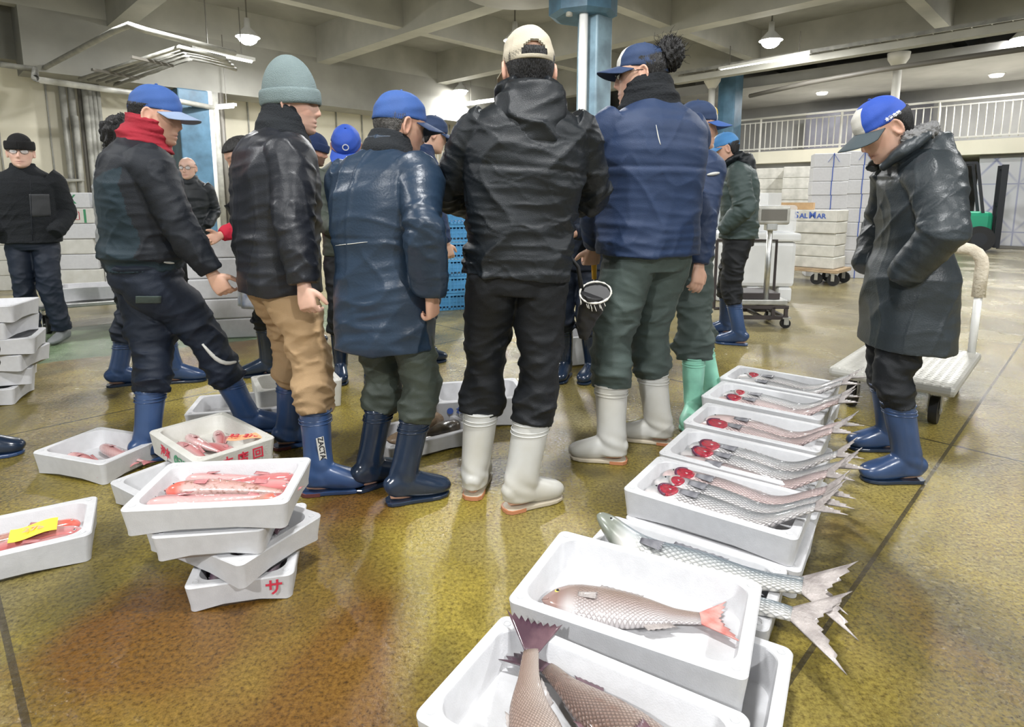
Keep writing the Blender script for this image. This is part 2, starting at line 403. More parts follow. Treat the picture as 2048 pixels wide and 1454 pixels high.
for i, px in enumerate((1421, 1786)):
    Y = 18.9 if i == 0 else 16.0
    p = aty(px, 240, Y)
    t = thing('balcony_post', ('slim pale post at the balcony edge, left of the green jacket', 'slim pale post on the balcony above the woman in the long coat')[i], 'post', (p[0], p[1], 0))
    MB().cyl((0, 0, 0 if i == 0 else za - .18), (0, 0, 4.62), 0.10, 14).build('shaft', M_rail, t, True)
    MB().lathe([(0.12, 4.55), (0.24, 4.75), (0.26, 4.9)]).build('capital', M_rail, t, True)
# cable tray and long duct before the balcony
t = thing('cable_tray', 'long ladder cable tray hanging along the balcony front', 'cable tray', (0, 0, 0))
a = Vector(atz(1351, 150, 4.95)); b_ = Vector(atz(2048, 36, 4.95)); d = (b_ - a)
nrm = Vector((-d.y, d.x, 0)).normalized()
for s_ in (-.16, .16): MB().bar(a + nrm * s_, b_ + nrm * s_ + d * .15, 0.04, 0.09).build('side_rail', M_pipe, t)
for i in range(26):
    q = a + d * ((i + .5) / 23); MB().bar(q - nrm * .16, q + nrm * .16, 0.03, 0.03).build('rung', M_pipe, t)
pipe([atz(1500, 192, 4.2), atz(1620, 165, 4.2), atz(1760, 140, 4.2), atz(2060, 96, 4.2)], 0.06, 'dark conduit sloping below the balcony ceiling', M_dkpipe)
o = MB().bar(atz(1351, 163, 4.7), atz(2120, 40, 4.7), 0.28, 0.16).build('ceiling_duct', M_beam); tag(o, 'long pale duct under the cable tray', 'duct')
# dark shutters on the balcony behind the railing
q = AB(sB + 5.2, 11.5); q2 = AB(sB + 5.2, 6.2)
MB().bar((*q, 3.5), (*q2, 3.5), 0.1, 1.5).build('wall_shutter', M_dark)['kind'] = 'structure'
# wall under the balcony and the patterned sliding door
def xdoor_mat():
    m = bpy.data.materials.new('crossed_panel_door'); m.use_nodes = True; nt = m.node_tree; b = nt.nodes['Principled BSDF']; L = nt.links.new
    tc = nd(nt, 'ShaderNodeTexCoord'); sx = nd(nt, 'ShaderNodeSeparateXYZ'); L(tc.outputs['Object'], sx.inputs[0])
    def M(op, a, c=None):
        x = nd(nt, 'ShaderNodeMath', operation=op)
        for i, q in enumerate((a, c)):
            if q is None: continue
            if isinstance(q, (int, float)): x.inputs[i].default_value = q
            else: L(q, x.inputs[i])
        return x.outputs[0]
    u = M('MODULO', M('ADD', sx.outputs['X'], 50.0), 0.96); v = M('MODULO', M('ADD', sx.outputs['Z'], 50.0), 1.2)
    uu = M('DIVIDE', M('ABSOLUTE', M('SUBTRACT', u, 0.48)), 0.48); vv = M('DIVIDE', M('ABSOLUTE', M('SUBTRACT', v, 0.6)), 0.6)
    x = M('ABSOLUTE', M('SUBTRACT', uu, vv)); line = M('SUBTRACT', 1.0, M('MULTIPLY', x, 9.0))
    fade = M('SUBTRACT', 1.0, M('MULTIPLY', M('MAXIMUM', uu, vv), 0.8))
    line = M('MAXIMUM', M('MULTIPLY', line, fade), 0.0)
    seam = M('MAXIMUM', M('GREATER_THAN', uu, 0.965), M('GREATER_THAN', vv, 0.975)); seam = M('MULTIPLY', seam, 0.55)
    f = M('MINIMUM', M('MAXIMUM', M('MULTIPLY', line, 0.9), seam), 1.0)
    mx = nd(nt, 'ShaderNodeMix', data_type='RGBA'); L(f, mx.inputs['Factor']); mx.inputs['A'].default_value = (0.70, 0.70, 0.74, 1); mx.inputs['B'].default_value = (0.20, 0.22, 0.45, 1)
    L(mx.outputs['Result'], b.inputs['Base Color']); b.inputs['Roughness'].default_value = 0.5
    return m
M_xdoor = xdoor_mat()
c = AB(27.75, -3.0)
o = MB().box((0, 0, 1.2), (9.5, 0.08, 2.35)).build('door_1', M_xdoor); o.location = (c[0], c[1], 0); o.rotation_euler = (0, 0, -pi / 4); o['kind'] = 'structure'
q = AB(27.7, -3.0)
MB().box((*q, 2.30), (9.5, 0.12, 0.1), -pi / 4).build('trim_door', M_dkpipe)['kind'] = 'structure'
MB().box((*AB(27.65, -3.0), 0.03), (9.5, 0.06, 0.06), -pi / 4).build('trim_door_sill', M_dkpipe)['kind'] = 'structure'
# low far bay: a louvred screen and lower ceiling beyond the far left beams
q = AB(22, 24.6); q2 = AB(33, 24.6)
M_louvre = mat('louvred_screen', (0.20, 0.21, 0.20), 0.6, var=0.5, vscale=9, stretch=(0.1, 0.1, 3))
MB().bar((*AB(27, 25.9), 3.9), (*AB(34, 17.5), 3.9), 0.1, 2.0).build('wall_louvre', M_louvre)['kind'] = 'structure'
fr = thing('far_railing', 'short pale railing far back, between the blue cap and the hooded jacket', 'railing', tuple(aty(900, 300, 20.5)))
MB().bar((-1.2, 0, .35), (1.5, -.3, .35), .05, .05).build('top_rail', M_rail, fr)
MB().bar((-1.2, 0, -.6), (1.5, -.3, -.6), .06, .08).build('bottom_rail', M_rail, fr)
for i in range(18): MB().bar((-1.15 + i * .15, -i * .017, -.6), (-1.15 + i * .15, -i * .017, .35), .025, .025).build('baluster', M_rail, fr)
q = aty(900, 350, 20.9)
MB().box((q[0], q[1], 0.62), (3.2, 0.3, 1.24), -0.1).build('wall_parapet', M_cream)['kind'] = 'structure'

for px, py, lb in ((1644, 186, 'small round ceiling light on the balcony, left one'), (1993, 150, 'small round ceiling light on the balcony, right one')):
    p = atz(px, py, 4.66)
    t = thing('ceiling_light', lb, 'lamp', (p[0], p[1], 0))
    MB().lathe([(0.0, 4.60), (.14, 4.61), (.17, 4.66), (.17, 4.70)]).build('bowl', M_tubeon, t, True)
    MB().lathe([(.18, 4.67), (.2, 4.69), (.2, 4.70)]).build('ring', M_white, t, True)
    ld = bpy.data.lights.new('balcony_light', 'AREA'); ld.shape = 'DISK'; ld.size = 0.3; ld.energy = 70
    lo = bpy.data.objects.new('balcony_light', ld); COL.objects.link(lo); lo.location = (p[0], p[1], 4.57)
# ------------------------------------------------------------------ foam boxes
M_foam = mat('white_foam', (0.60, 0.60, 0.615), 0.55, var=0.04, vscale=30, bump=0.12, bscale=260)
M_foam_old = mat('scuffed_foam', (0.56, 0.55, 0.50), 0.65, col2=(0.66, 0.65, 0.61), vscale=9, bump=0.15, bscale=120)
M_foam_grey = mat('stained_grey_foam', (0.50, 0.49, 0.44), 0.7, col2=(0.72, 0.70, 0.64), vscale=7, bump=0.15, bscale=90)
M_ice = mat('crushed_ice', (0.80, 0.82, 0.86), 0.25, var=0.15, vscale=60, bump=0.8, bscale=80)
def rrect(L, W, r, n=6):
    pts = []
    for cx_, cy_, a0 in ((L / 2 - r, W / 2 - r, 0), (-L / 2 + r, W / 2 - r, pi / 2), (-L / 2 + r, -W / 2 + r, pi), (L / 2 - r, -W / 2 + r, 3 * pi / 2)):
        for i in range(n + 1):
            a = a0 + pi / 2 * i / n; pts.append((cx_ + r * cos(a), cy_ + r * sin(a)))
    # extra points on the long and short sides so that the hand notches can be cut
    out = []
    for i, p in enumerate(pts):
        q = pts[(i + 1) % len(pts)]; out.append(p)
        if math.dist(p, q) > 0.08:
            for t in (0.30, 0.33, 0.67, 0.70): out.append((p[0] + (q[0] - p[0]) * t, p[1] + (q[1] - p[1]) * t))
    return out
BOXM = {}
def box_mesh(L, W, H, m, t=0.028, lid=False, ch=0.045):
    key = (round(L, 3), round(W, 3), round(H, 3), m.name, lid)
    if key in BOXM: return BOXM[key]
    vs, fs = [], []
    rings = []
    notch = lambda x, y: 0.012 if (abs(x) < L * .19 or abs(y) < W * .17) else 0.0
    def ring(l, w_, r, z, nt=False):
        k = len(vs)
        for x, y in rrect(l, w_, r): vs.append((x, y, z + (notch(x, y) if nt else 0)))
        rings.append((k, len(vs) - k))
    tp = 0.010
    ring(L - 2 * tp - .016, W - 2 * tp - .016, .012, 0.0, True)
    ring(L - 2 * tp, W - 2 * tp, .018, 0.0015, True)
    ring(L - 2 * tp + .001, W - 2 * tp + .001, .018, 0.016)
    ring(L, W, .022, H - 0.004)
    ring(L - 0.006, W - 0.006, .020, H)
    if not lid:
        ring(L - 2 * t, W - 2 * t, ch, H)
        ring(L - 2 * t - .004, W - 2 * t - .004, ch, H - 0.003)
        ring(L - 2 * t - .02, W - 2 * t - .02, ch, 0.030)
        ring(L - 2 * t - .03, W - 2 * t - .03, ch * .9, 0.022)
    n = rings[0][1]
    for (a, _), (b, _) in zip(rings[:-1], rings[1:]):
        for j in range(n): fs.append((a + j, a + (j + 1) % n, b + (j + 1) % n, b + j))
    fs.append(tuple(rings[0][0] + j for j in range(n - 1, -1, -1)))
    fs.append(tuple(rings[-1][0] + j for j in range(n)))
    if not lid:                                      # round moulding marks in the rim corners
        for sx in (-1, 1):
            for sy in (-1, 1):
                k = len(vs); c = (sx * (L / 2 - t * .95), sy * (W / 2 - t * .95)); N = 12
                for rr, zz in ((t * .34, H - .001), (t * .34, H + .0016), (t * .26, H + .0016), (t * .24, H + .0004)):
                    for j in range(N): vs.append((c[0] + rr * cos(2 * pi * j / N), c[1] + rr * sin(2 * pi * j / N), zz))
                for i in range(3):
                    for j in range(N): fs.append((k + i * N + j, k + i * N + (j + 1) % N, k + (i + 1) * N + (j + 1) % N, k + (i + 1) * N + j))
                fs.append(tuple(k + 3 * N + j for j in range(N)))
    me = bpy.data.meshes.new('foam_box'); me.from_pydata(vs, [], fs); me.update(); me.materials.append(m)
    me.polygons.foreach_set('use_smooth', [True] * len(me.polygons)); me.set_sharp_from_angle(angle=radians(32))
    BOXM[key] = me
    return me
def foam_box(x, y, zb, yaw, label, L=.55, W=.35, H=.1, m=None, group=None, lid=False, tilt=0.0):
    o = bpy.data.objects.new('foam_box', box_mesh(L, W, H, m or M_foam, lid=lid)); COL.objects.link(o)
    o.location = (x, y, zb); o.rotation_euler = (tilt, 0, radians(yaw))
    return tag(o, label, 'box', group)
def bxy(o, lx, ly):                                  # local box point to world xy
    a = o.rotation_euler.z; return (o.location.x + lx * cos(a) - ly * sin(a), o.location.y + lx * sin(a) + ly * cos(a))

RL, RW, RH = .565, .338, .1
def row(px, py, yaw, z, label, W=RW, L=RL, H=RH):    # box whose near left rim corner is seen at (px, py)
    q = atz(px, py, z); a = radians(yaw)
    x = q[0] + L / 2 * cos(a) - W / 2 * sin(a); y = q[1] + L / 2 * sin(a) + W / 2 * cos(a)
    return foam_box(x, y, z - H, yaw, label, L, W, H)
gR = 'white foam fish boxes in the right hand row'
R1 = row(823, 1430, -31, .215, 'white foam box holding two brown fish, nearest the camera')
R2 = row(1012, 1199, -27, .215, 'white foam box holding the single fish with the red tail', W=.362)
R4 = row(1244, 977, -35, .20, 'white foam box of three silver fish just behind the big scaly tails')
R5 = row(1315, 905, -35.5, .20, 'white foam box of silver fish behind the box with three red gills')
R6 = row(1364, 844, -36, .20, 'white foam box holding two silver fish with one huge red gill')
R7 = row(1400, 792, -37.5, .20, 'white foam box of silver fish, second from the far end of the row')
R8 = row(1437, 755, -38.5, .20, 'white foam box of silver fish at the far end of the row')
R3 = foam_box(0.503, 1.672, 0.0, -33, 'low white foam box of big scaly fish whose tails hang out', RL, .325, .11)
def under(B, dx, dy, da, label, H=.1):
    a = B.rotation_euler.z
    return foam_box(*bxy(B, dx, dy), B.location.z - H, math.degrees(a) + da, label, RL, RW, H)
under(R1, .0, .0, 0, 'white foam box beneath the two brown fish', .115)
under(R2, .075, -.055, -3, 'white foam box sticking out beneath the red tailed fish', .115)
for B, lb in ((R4, 'three red gilled fish'), (R5, 'second silver fish box of the row'), (R6, 'huge red gill box'), (R7, 'second last silver fish box'), (R8, 'far end silver fish box')):
    under(B, .012, -.004, 1.0, 'white foam box beneath the ' + lb)

# left stack and the boxes round it
SL, SW, SH = .47, .325, .088
L4 = foam_box(-.86, 1.845, 0, 13.8, 'white foam box with a red mark at the bottom of the left stack', .305, .45, .085)
L3 = foam_box(-.904, 1.82, .0852, -27.5, 'white foam box turned corner-on in the left stack', .46, .325, .085)
L2 = foam_box(-.906, 1.822, .1704, 8, 'white foam box directly under the top one of the left stack', .315, .45, .082)
L1 = foam_box(-.893, 1.752, .2526, 5.7, 'white foam box of pink spotted fish on top of the left stack', .462, .316, .085)
L5 = foam_box(-1.315, 2.50, .0902, 49.6, 'white foam box with red and green lettering and an orange tag', .335, .495, .098, M_foam_old)
L6 = foam_box(-1.33, 2.37, 0, 58, 'white foam box under the lettered box', .50, .345, .09)
L7 = foam_box(-1.875, 2.60, 0, -17.7, 'white foam box on the floor in front of the navy boot, farthest left', .42, .32, .1)
q = atz(183, 1066, .1); a = radians(31)
L8 = foam_box(q[0] - .27 * cos(a) - .15 * sin(a), q[1] - .27 * sin(a) + .15 * cos(a), 0.0, 31, 'white foam box of red fish with a yellow tag, cut off at the left edge', .54, .31, .1)
# boxes between the boots
B1 = foam_box(*atz(957, 800, .1)[:2], 0, 12, 'deep white foam box with blue lettering between the green trousers and black trousers', .50, .36, .16)
B2 = foam_box(*atz(842, 862, .07)[:2], 0, 34, 'shallow white foam box of dark shellfish behind the wet coat man', .46, .31, .085)
B3 = foam_box(*atz(592, 756, .16)[:2], 0.0, 30, 'white foam box behind the khaki trousers', .46, .34, .16, M_foam_old)
B4 = foam_box(*atz(482, 806, .08)[:2], 0, 14, 'white foam box behind the striding man, beside the navy boots', .50, .33, .09)
B5 = foam_box(*atz(1150, 690, .12)[:2], 0, 20, 'white foam box behind the black trousers, beside the dark legs', .50, .34, .22)

# stack at the left edge
for i, (dx, dy, yw, lb) in enumerate(((-.02, 0, 20, 'bottom box'), (.02, .02, 34, 'second box from the bottom'), (.05, .05, 12, 'third box from the bottom'), (.10, .0, 28, 'third box from the top'), (.02, .03, 8, 'second box from the top'), (.06, .0, 16, 'top box'))):
    o = foam_box(-3.22 + dx, 3.48 + dy, i * .1, yw, 'white foam box, ' + lb + ' of the stack at the left edge', .52, .34, .1)
    if i in (0, 3, 4): 
        z = o.location.z
M_cardb = mat('cardboard', (0.55, 0.36, 0.19), 0.8, var=0.1, vscale=12)
M_redink = mat('red_ink', (0.55, 0.03, 0.06), 0.6)
M_greenink = mat('green_ink', (0.05, 0.25, 0.12), 0.6)
M_blueink = mat('blue_ink', (0.06, 0.12, 0.42), 0.6)
M_blackink = mat('black_ink', (0.02, 0.02, 0.025), 0.6)
M_tagor = mat('orange_tag', (0.90, 0.42, 0.22), 0.6)
M_tagye = mat('yellow_tag', (0.95, 0.78, 0.06), 0.6)
text('lettering', 'サ', .052, M_redink, L4, facing((.095, -.2262, .048), (0, -1, .06)), bold=.001)
text('lettering', '◎ヨスチ', .045, M_greenink, L5, facing((-.1675, -.12, .05), (-1, 0, .06)), bold=.001)
text('lettering', '海本', .05, M_redink, L5, facing((-.1675, .06, .05), (-1, 0, .06)), bold=.001)
text('lettering', '本 店 回', .05, M_redink, L5, facing((.02, -.2482, .052), (0, -1, .06)), bold=.001)
text('lettering', '● わか丸 の郷', .042, M_blueink, B1, facing((-.06, -.1795, .11), (0, -1, .06)), bold=.001)
# ------------------------------------------------------------------ fish
def fish_mat(name, back, side, belly, rough=0.25, metal=0.0, su=70, sv=16, edge=0.35, bump=0.5, spots=None, head=None, coat=0.4):
    m = bpy.data.materials.new(name); m.use_nodes = True; nt = m.node_tree; b = nt.nodes['Principled BSDF']; L = nt.links.new
    tc = nd(nt, 'ShaderNodeTexCoord'); sx = nd(nt, 'ShaderNodeSeparateXYZ'); L(tc.outputs['UV'], sx.inputs[0])
    def M(op, a, c=None, cl=False):
        x = nd(nt, 'ShaderNodeMath', operation=op, use_clamp=cl)
        for i, q in enumerate((a, c)):
            if q is None: continue
            if isinstance(q, (int, float)): x.inputs[i].default_value = q
            else: L(q, x.inputs[i])
        return x.outputs[0]
    r = nd(nt, 'ShaderNodeValToRGB'); e = r.color_ramp.elements; e.new(.5)
    for q, (p, c) in zip(e, ((0.15, belly), (0.52, side), (0.86, back))): q.position = p; q.color = (*c, 1)
    n = nd(nt, 'ShaderNodeTexNoise'); n.inputs['Scale'].default_value = 9; n.inputs['Detail'].default_value = 5; L(tc.outputs['Object'], n.inputs['Vector'])
    v = M('ADD', sx.outputs['Y'], M('MULTIPLY', M('SUBTRACT', n.outputs['Fac'], .5), .35))
    L(v, r.inputs[0]); col = r.outputs[0]
    U, V = sx.outputs['X'], sx.outputs['Y']
    a = M('ABSOLUTE', M('SINE', M('ADD', M('MULTIPLY', U, su), M('MULTIPLY', V, sv * pi))))
    c = M('ABSOLUTE', M('SINE', M('SUBTRACT', M('MULTIPLY', U, su), M('MULTIPLY', V, sv * pi))))
    s = M('POWER', M('MULTIPLY', a, c), 0.5)
    body = M('MULTIPLY', M('SUBTRACT', U, .20), 20, True)       # no scales on the head
    s = M('SUBTRACT', 1.0, M('MULTIPLY', body, M('SUBTRACT', 1.0, s)))
    f = M('MULTIPLY', M('SUBTRACT', 1.0, s), edge)
    x = nd(nt, 'ShaderNodeMix', data_type='RGBA'); L(f, x.inputs['Factor']); L(col, x.inputs['A']); x.inputs['B'].default_value = tuple(q * .3 for q in back) + (1,)
    col = x.outputs['Result']
    if spots:
        n3 = nd(nt, 'ShaderNodeTexNoise'); n3.inputs['Scale'].default_value = 60; n3.inputs['Detail'].default_value = 3; L(tc.outputs['Object'], n3.inputs['Vector'])
        x = nd(nt, 'ShaderNodeMix', data_type='RGBA'); L(M('MULTIPLY', M('SUBTRACT', n3.outputs['Fac'], .54), 7, True), x.inputs['Factor']); L(col, x.inputs['A']); x.inputs['B'].default_value = (*spots, 1)
        col = x.outputs['Result']
    if head:
        x = nd(nt, 'ShaderNodeMix', data_type='RGBA'); L(M('SUBTRACT', 1.0, M('MULTIPLY', M('SUBTRACT', U, .10), 14, True)), x.inputs['Factor']); L(col, x.inputs['A']); x.inputs['B'].default_value = (*head, 1)
        col = x.outputs['Result']
    L(col, b.inputs['Base Color']); b.inputs['Roughness'].default_value = rough; b.inputs['Metallic'].default_value = metal
    b.inputs['Coat Weight'].default_value = coat; b.inputs['Coat Roughness'].default_value = .1
    bp = nd(nt, 'ShaderNodeBump'); bp.inputs['Strength'].default_value = bump; bp.inputs['Distance'].default_value = .004
    L(M('ADD', s, M('MULTIPLY', n.outputs['Fac'], .5)), bp.inputs['Height']); L(bp.outputs[0], b.inputs['Normal'])
    MATS[name] = m
    return m
FM = dict(
    mullet=fish_mat('silver_fish_skin', (0.16, 0.17, 0.18), (0.46, 0.46, 0.47), (0.74, 0.70, 0.69), .28, .2, 92, 10, .75, .7),
    mulletp=fish_mat('pinkish_silver_fish_skin', (0.24, 0.20, 0.20), (0.54, 0.42, 0.41), (0.74, 0.58, 0.56), .28, .15, 92, 10, .7, .7),
    bigmullet=fish_mat('big_silver_fish_skin', (0.17, 0.22, 0.26), (0.56, 0.58, 0.58), (0.78, 0.76, 0.72), .28, .15, 80, 7, .7, .6, head=(.24, .26, .22)),
    bream=fish_mat('rosy_tan_fish_skin', (0.28, 0.19, 0.14), (0.40, 0.31, 0.28), (0.60, 0.56, 0.56), .24, .15, 100, 12, .35, .6, head=(.34, .22, .19)),
    brown=fish_mat('brown_fish_skin', (0.17, 0.11, 0.09), (0.27, 0.19, 0.155), (0.42, 0.33, 0.28), .25, .05, 95, 12, .50, .7, spots=(.22, .14, .11)),
    pale=fish_mat('pale_brown_fish_skin', (0.30, 0.21, 0.17), (0.40, 0.31, 0.26), (0.50, 0.42, 0.37), .25, .05, 110, 14, .32, .6),
    pink=fish_mat('pink_fish_skin', (0.50, 0.15, 0.15), (0.58, 0.27, 0.27), (0.64, 0.42, 0.41), .16, 0, 60, 6, .08, .15, coat=.9),
    spot=fish_mat('spotted_pink_fish_skin', (0.44, 0.23, 0.18), (0.56, 0.32, 0.29), (0.62, 0.45, 0.42), .16, 0, 60, 6, .08, .15, spots=(.30, .15, .11), head=(.80, .16, .12), coat=.9),
    dark=fish_mat('dark_purple_fish_skin', (0.10, 0.06, 0.10), (0.22, 0.14, 0.19), (0.45, 0.36, 0.40), .2, 0, 60, 6, .1, .2),
)
M_redgill = mat('red_gill', (0.34, 0.010, 0.03), .22, var=.5, vscale=55, coat=.6, bump=.5, bscale=160, stretch=(1, 4, 1))
M_gillrim = mat('dark_gill_cover', (0.10, 0.03, 0.06), .25, coat=.5)
M_finred = mat('red_fin', (0.66, 0.20, 0.17), .3, col2=(.74, .42, .38), vscale=25, coat=.4, bump=.3, bscale=120)
M_fingrey = mat('grey_fin', (0.26, 0.23, 0.22), .3, col2=(.52, .47, .45), vscale=16, coat=.4, bump=.4, bscale=120)
M_findark = mat('slate_fin', (0.10, 0.10, 0.12), .3, col2=(.28, .28, .30), vscale=22, coat=.4)
M_finpurple = mat('purple_brown_fin', (0.07, 0.035, 0.05), .26, col2=(.19, .11, .125), vscale=14, coat=.6)
M_finpink = mat('pink_fin', (0.50, 0.16, 0.17), .25, col2=(.60, .30, .30), vscale=20, coat=.6)
M_eye = mat('fish_eye_black', (0.01, 0.01, 0.012), .08, coat=.8)
M_iris = mat('fish_iris_gold', (0.62, 0.50, 0.12), .25)
M_irisg = mat('fish_iris_silver', (0.45, 0.47, 0.45), .25)

SH_ = dict(
    mullet=dict(u=[0, .03, .08, .16, .25, .4, .55, .7, .85, 1], t=[.010, .031, .043, .052, .058, .062, .058, .046, .032, .026], b=[.009, .027, .043, .055, .060, .062, .055, .042, .029, .024], w=[.009, .030, .044, .053, .057, .056, .048, .034, .02, .013]),
    bream=dict(u=[0, .03, .08, .16, .25, .4, .55, .7, .85, 1], t=[.008, .036, .075, .108, .122, .120, .108, .085, .052, .040], b=[.008, .030, .055, .085, .105, .118, .112, .078, .042, .034], w=[.006, .025, .042, .058, .066, .066, .058, .042, .022, .013]),
    brown=dict(u=[0, .03, .08, .16, .25, .4, .55, .7, .85, 1], t=[.008, .036, .064, .098, .118, .130, .122, .094, .058, .044], b=[.010, .042, .068, .096, .114, .122, .110, .084, .052, .040], w=[.008, .03, .052, .07, .08, .078, .066, .046, .026, .015]),
    pink=dict(u=[0, .03, .08, .16, .25, .4, .55, .7, .85, 1], t=[.018, .05, .064, .074, .078, .075, .066, .052, .034, .024], b=[.018, .046, .064, .076, .08, .076, .064, .046, .029, .02], w=[.016, .044, .062, .07, .07, .064, .052, .038, .022, .012]),
)
def fan(MBo, base, d0, d1, len_, n=9, fork=0.0, th=.0025, up=None, wav=.12, seed=0):
    """a fin: rays from a base segment opening out to a ragged edge, with thickness"""
    rg = random.Random(seed)
    b0, b1 = Vector(base[0]), Vector(base[1]); d0 = Vector(d0); d1 = Vector(d1)
    N = n * 2; rows = 5; top, bot = [], []
    nrm = (b1 - b0).cross(d0 + d1).normalized() if (b1 - b0).length > 1e-6 else Vector((0, 0, 1))
    for i in range(N + 1):
        t = i / N; p = b0.lerp(b1, t); d = d0.lerp(d1, t)
        l = len_ * (1 - fork * (1 - abs(2 * t - 1) ** 1.3)) * (1 - wav * (i % 2)) * (1 + .05 * (rg.random() - .5))
        for j in range(rows + 1):
            s = j / rows; q = p + d * (l * s)
            h = th * (1 - .75 * s) * (1.0 if i % 2 == 0 else .55)
            top.append(q + nrm * h); bot.append(q - nrm * h)
    R = rows + 1; K = (N + 1) * R
    fs = []
    for i in range(N):
        for j in range(rows):
            a, b, c, d = i * R + j, (i + 1) * R + j, (i + 1) * R + j + 1, i * R + j + 1
            fs.append((a, b, c, d)); fs.append((K + d, K + c, K + b, K + a))
    for i in range(N):
        a, b = i * R + rows, (i + 1) * R + rows; fs.append((a, b, K + b, K + a))
        a, b = i * R, (i + 1) * R; fs.append((K + a, K + b, b, a))
    for i in (0, N):
        for j in range(rows):
            a, b = i * R + j, i * R + j + 1; fs.append((a, b, K + b, K + a) if i == 0 else (K + a, K + b, b, a))
    MBo.add(top + bot, fs)
def make_fish(label, kind, m, L, cat='fish', group=None, ybend=None, zbend=None, tail=None, gill=False, dorsal=True, pect=None, eye=None, scale_y=1.0, name='silver_fish', simple=False, scale_w=1.0, finm=None, tfork=.55, tlen=.2, tspread=.14, roll=0.0, mouth=True, anal=True):
    """fish lying on its side: nose at x = 0, tail towards +x, back towards +y, upper flank towards +z"""
    S = SH_[kind]; n = 44; seg = 20
    us = np.linspace(0, 1, n) ** 1.0
    us = np.concatenate([[0, .008, .018], us[1:]]); n = len(us)
    yb = (lambda u: np.interp(u, *ybend)) if ybend else (lambda u: 0.0)
    zb = (lambda u: np.interp(u, *zbend)) if zbend else (lambda u: 0.0)
    if ybend or zbend:                                  # smooth the bend polylines
        f1, f2 = yb, zb
        g = np.linspace(-.09, .09, 7)
        yb = lambda u: float(np.mean([f1(min(1.1, max(-.1, u + q))) for q in g]))
        zb = lambda u: float(np.mean([f2(min(1.1, max(-.1, u + q))) for q in g]))
    vs, uv = [], []
    wmax = max(S['w']) * L * scale_w
    def place(u, y, z): return (u * L, y + yb(u) * L, z + zb(u) * L + wmax * .92)
    for u in us:
        t = np.interp(u, S['u'], S['t']) * L * scale_y; b = np.interp(u, S['u'], S['b']) * L * scale_y; w_ = np.interp(u, S['u'], S['w']) * L * scale_w
        if u < .004: t *= .5; b *= .5; w_ *= .5
        gl = 0.0
        if .05 < u < .3: gl = .0016 * (1 if u < .215 else -0.3)
        for k in range(seg):
            a = 2 * pi * k / seg; c, s = cos(a), sin(a)
            y = (t if c > 0 else b) * math.copysign(abs(c) ** .9, c); z = w_ * math.copysign(abs(s) ** .85, s)
            if kind != 'pink' and .06 < u < .22: z += math.copysign(.05 * w_, s) * abs(s)
            vs.append(place(u, y, z)); uv.append((u, .5 + .5 * math.copysign(abs(c) ** .9, c)))
    fs = [(i * seg + k, (i + 1) * seg + k, (i + 1) * seg + (k + 1) % seg, i * seg + (k + 1) % seg) for i in range(n - 1) for k in range(seg)]
    fs += [tuple(range(seg)), tuple((n - 1) * seg + k for k in range(seg - 1, -1, -1))]
    root = thing(name, label, cat, group=group)
    o = pm('body', vs, fs, m, root)
    ul = o.data.uv_layers.new(name='UVMap')
    li = np.zeros(len(o.data.loops), int); o.data.loops.foreach_get('vertex_index', li)
    ul.data.foreach_set('uv', np.array(uv)[li].ravel())
    finm = finm or M_fingrey
    def P(u, y, z=0): return Vector(place(u, y * L, z * L))
    tm = tail or finm
    d = (P(1, 0) - P(.93, 0)).normalized(); sd = Vector((-d.y, d.x, 0)).normalized()
    if abs(d.z) > .2: sd = (Vector((0, 1, 0)) - d * d.y).normalized()
    mb = MB(); hb = np.interp(1, S['u'], S['t']) * L * .9
    fan(mb, (P(.985, 0) - sd * hb, P(.985, 0) + sd * hb), d - sd * (tspread / tlen), d + sd * (tspread / tlen), tlen * L, 8, tfork, .004 * L / .5, seed=len(label))
    mb.build('tail_fin', tm, root, True)
    if simple: return root
    def tp(u): return np.interp(u, S['u'], S['t']) * scale_y
    def bt(u): return np.interp(u, S['u'], S['b']) * scale_y
    if dorsal:
        mb = MB(); fan(mb, (P(.36, tp(.36) * .9), P(.62, tp(.62) * .9)), (.3, .7, .15), (.55, .35, .1), .075 * L, 7, 0, .003, seed=3)
        mb.build('dorsal_fin', finm, root, True)
    if anal:
        mb = MB(); fan(mb, (P(.64, -bt(.64) * .9), P(.80, -bt(.80) * .9)), (.5, -.7, 0), (.7, -.4, 0), .07 * L, 5, 0, .003, seed=4)
        mb.build('anal_fin', finm, root, True)
    pw = np.interp(.25, S['u'], S['w']) * scale_w
    pm_ = pect or finm
    mb = MB(); fan(mb, (P(.235, -.012, pw * .97), P(.235, .022, pw * .97)), (.93, -.28, .16), (.97, .02, .12), .13 * L, 5, 0, .0028, seed=5)
    mb.build('pectoral_fin', pm_, root, True)
    eu, ey = (.075, .012) if kind == 'mullet' else (.10, .045) if kind == 'bream' else (.085, .03) if kind == 'brown' else (.06, .018)
    ew = np.interp(eu, S['u'], S['w']) * L * scale_w * math.sqrt(max(.1, 1 - (ey / max(tp(eu), 1e-3)) ** 2)) * .94
    er = {'mullet': .0135, 'bream': .021, 'brown': .014, 'pink': .012}[kind] * L
    c = P(eu, ey); c.z += ew
    mb = MB(); mb.lathe([(er, -er * .25), (er, er * .12), (er * .8, er * .34), (er * .5, er * .42)], c, 18)
    e1 = mb.build('eye', eye or M_irisg, root, True)
    mb = MB(); mb.lathe([(er * .58, er * .2), (er * .52, er * .50), (er * .3, er * .62)], c, 16); mb.build('pupil', M_eye, e1, True)
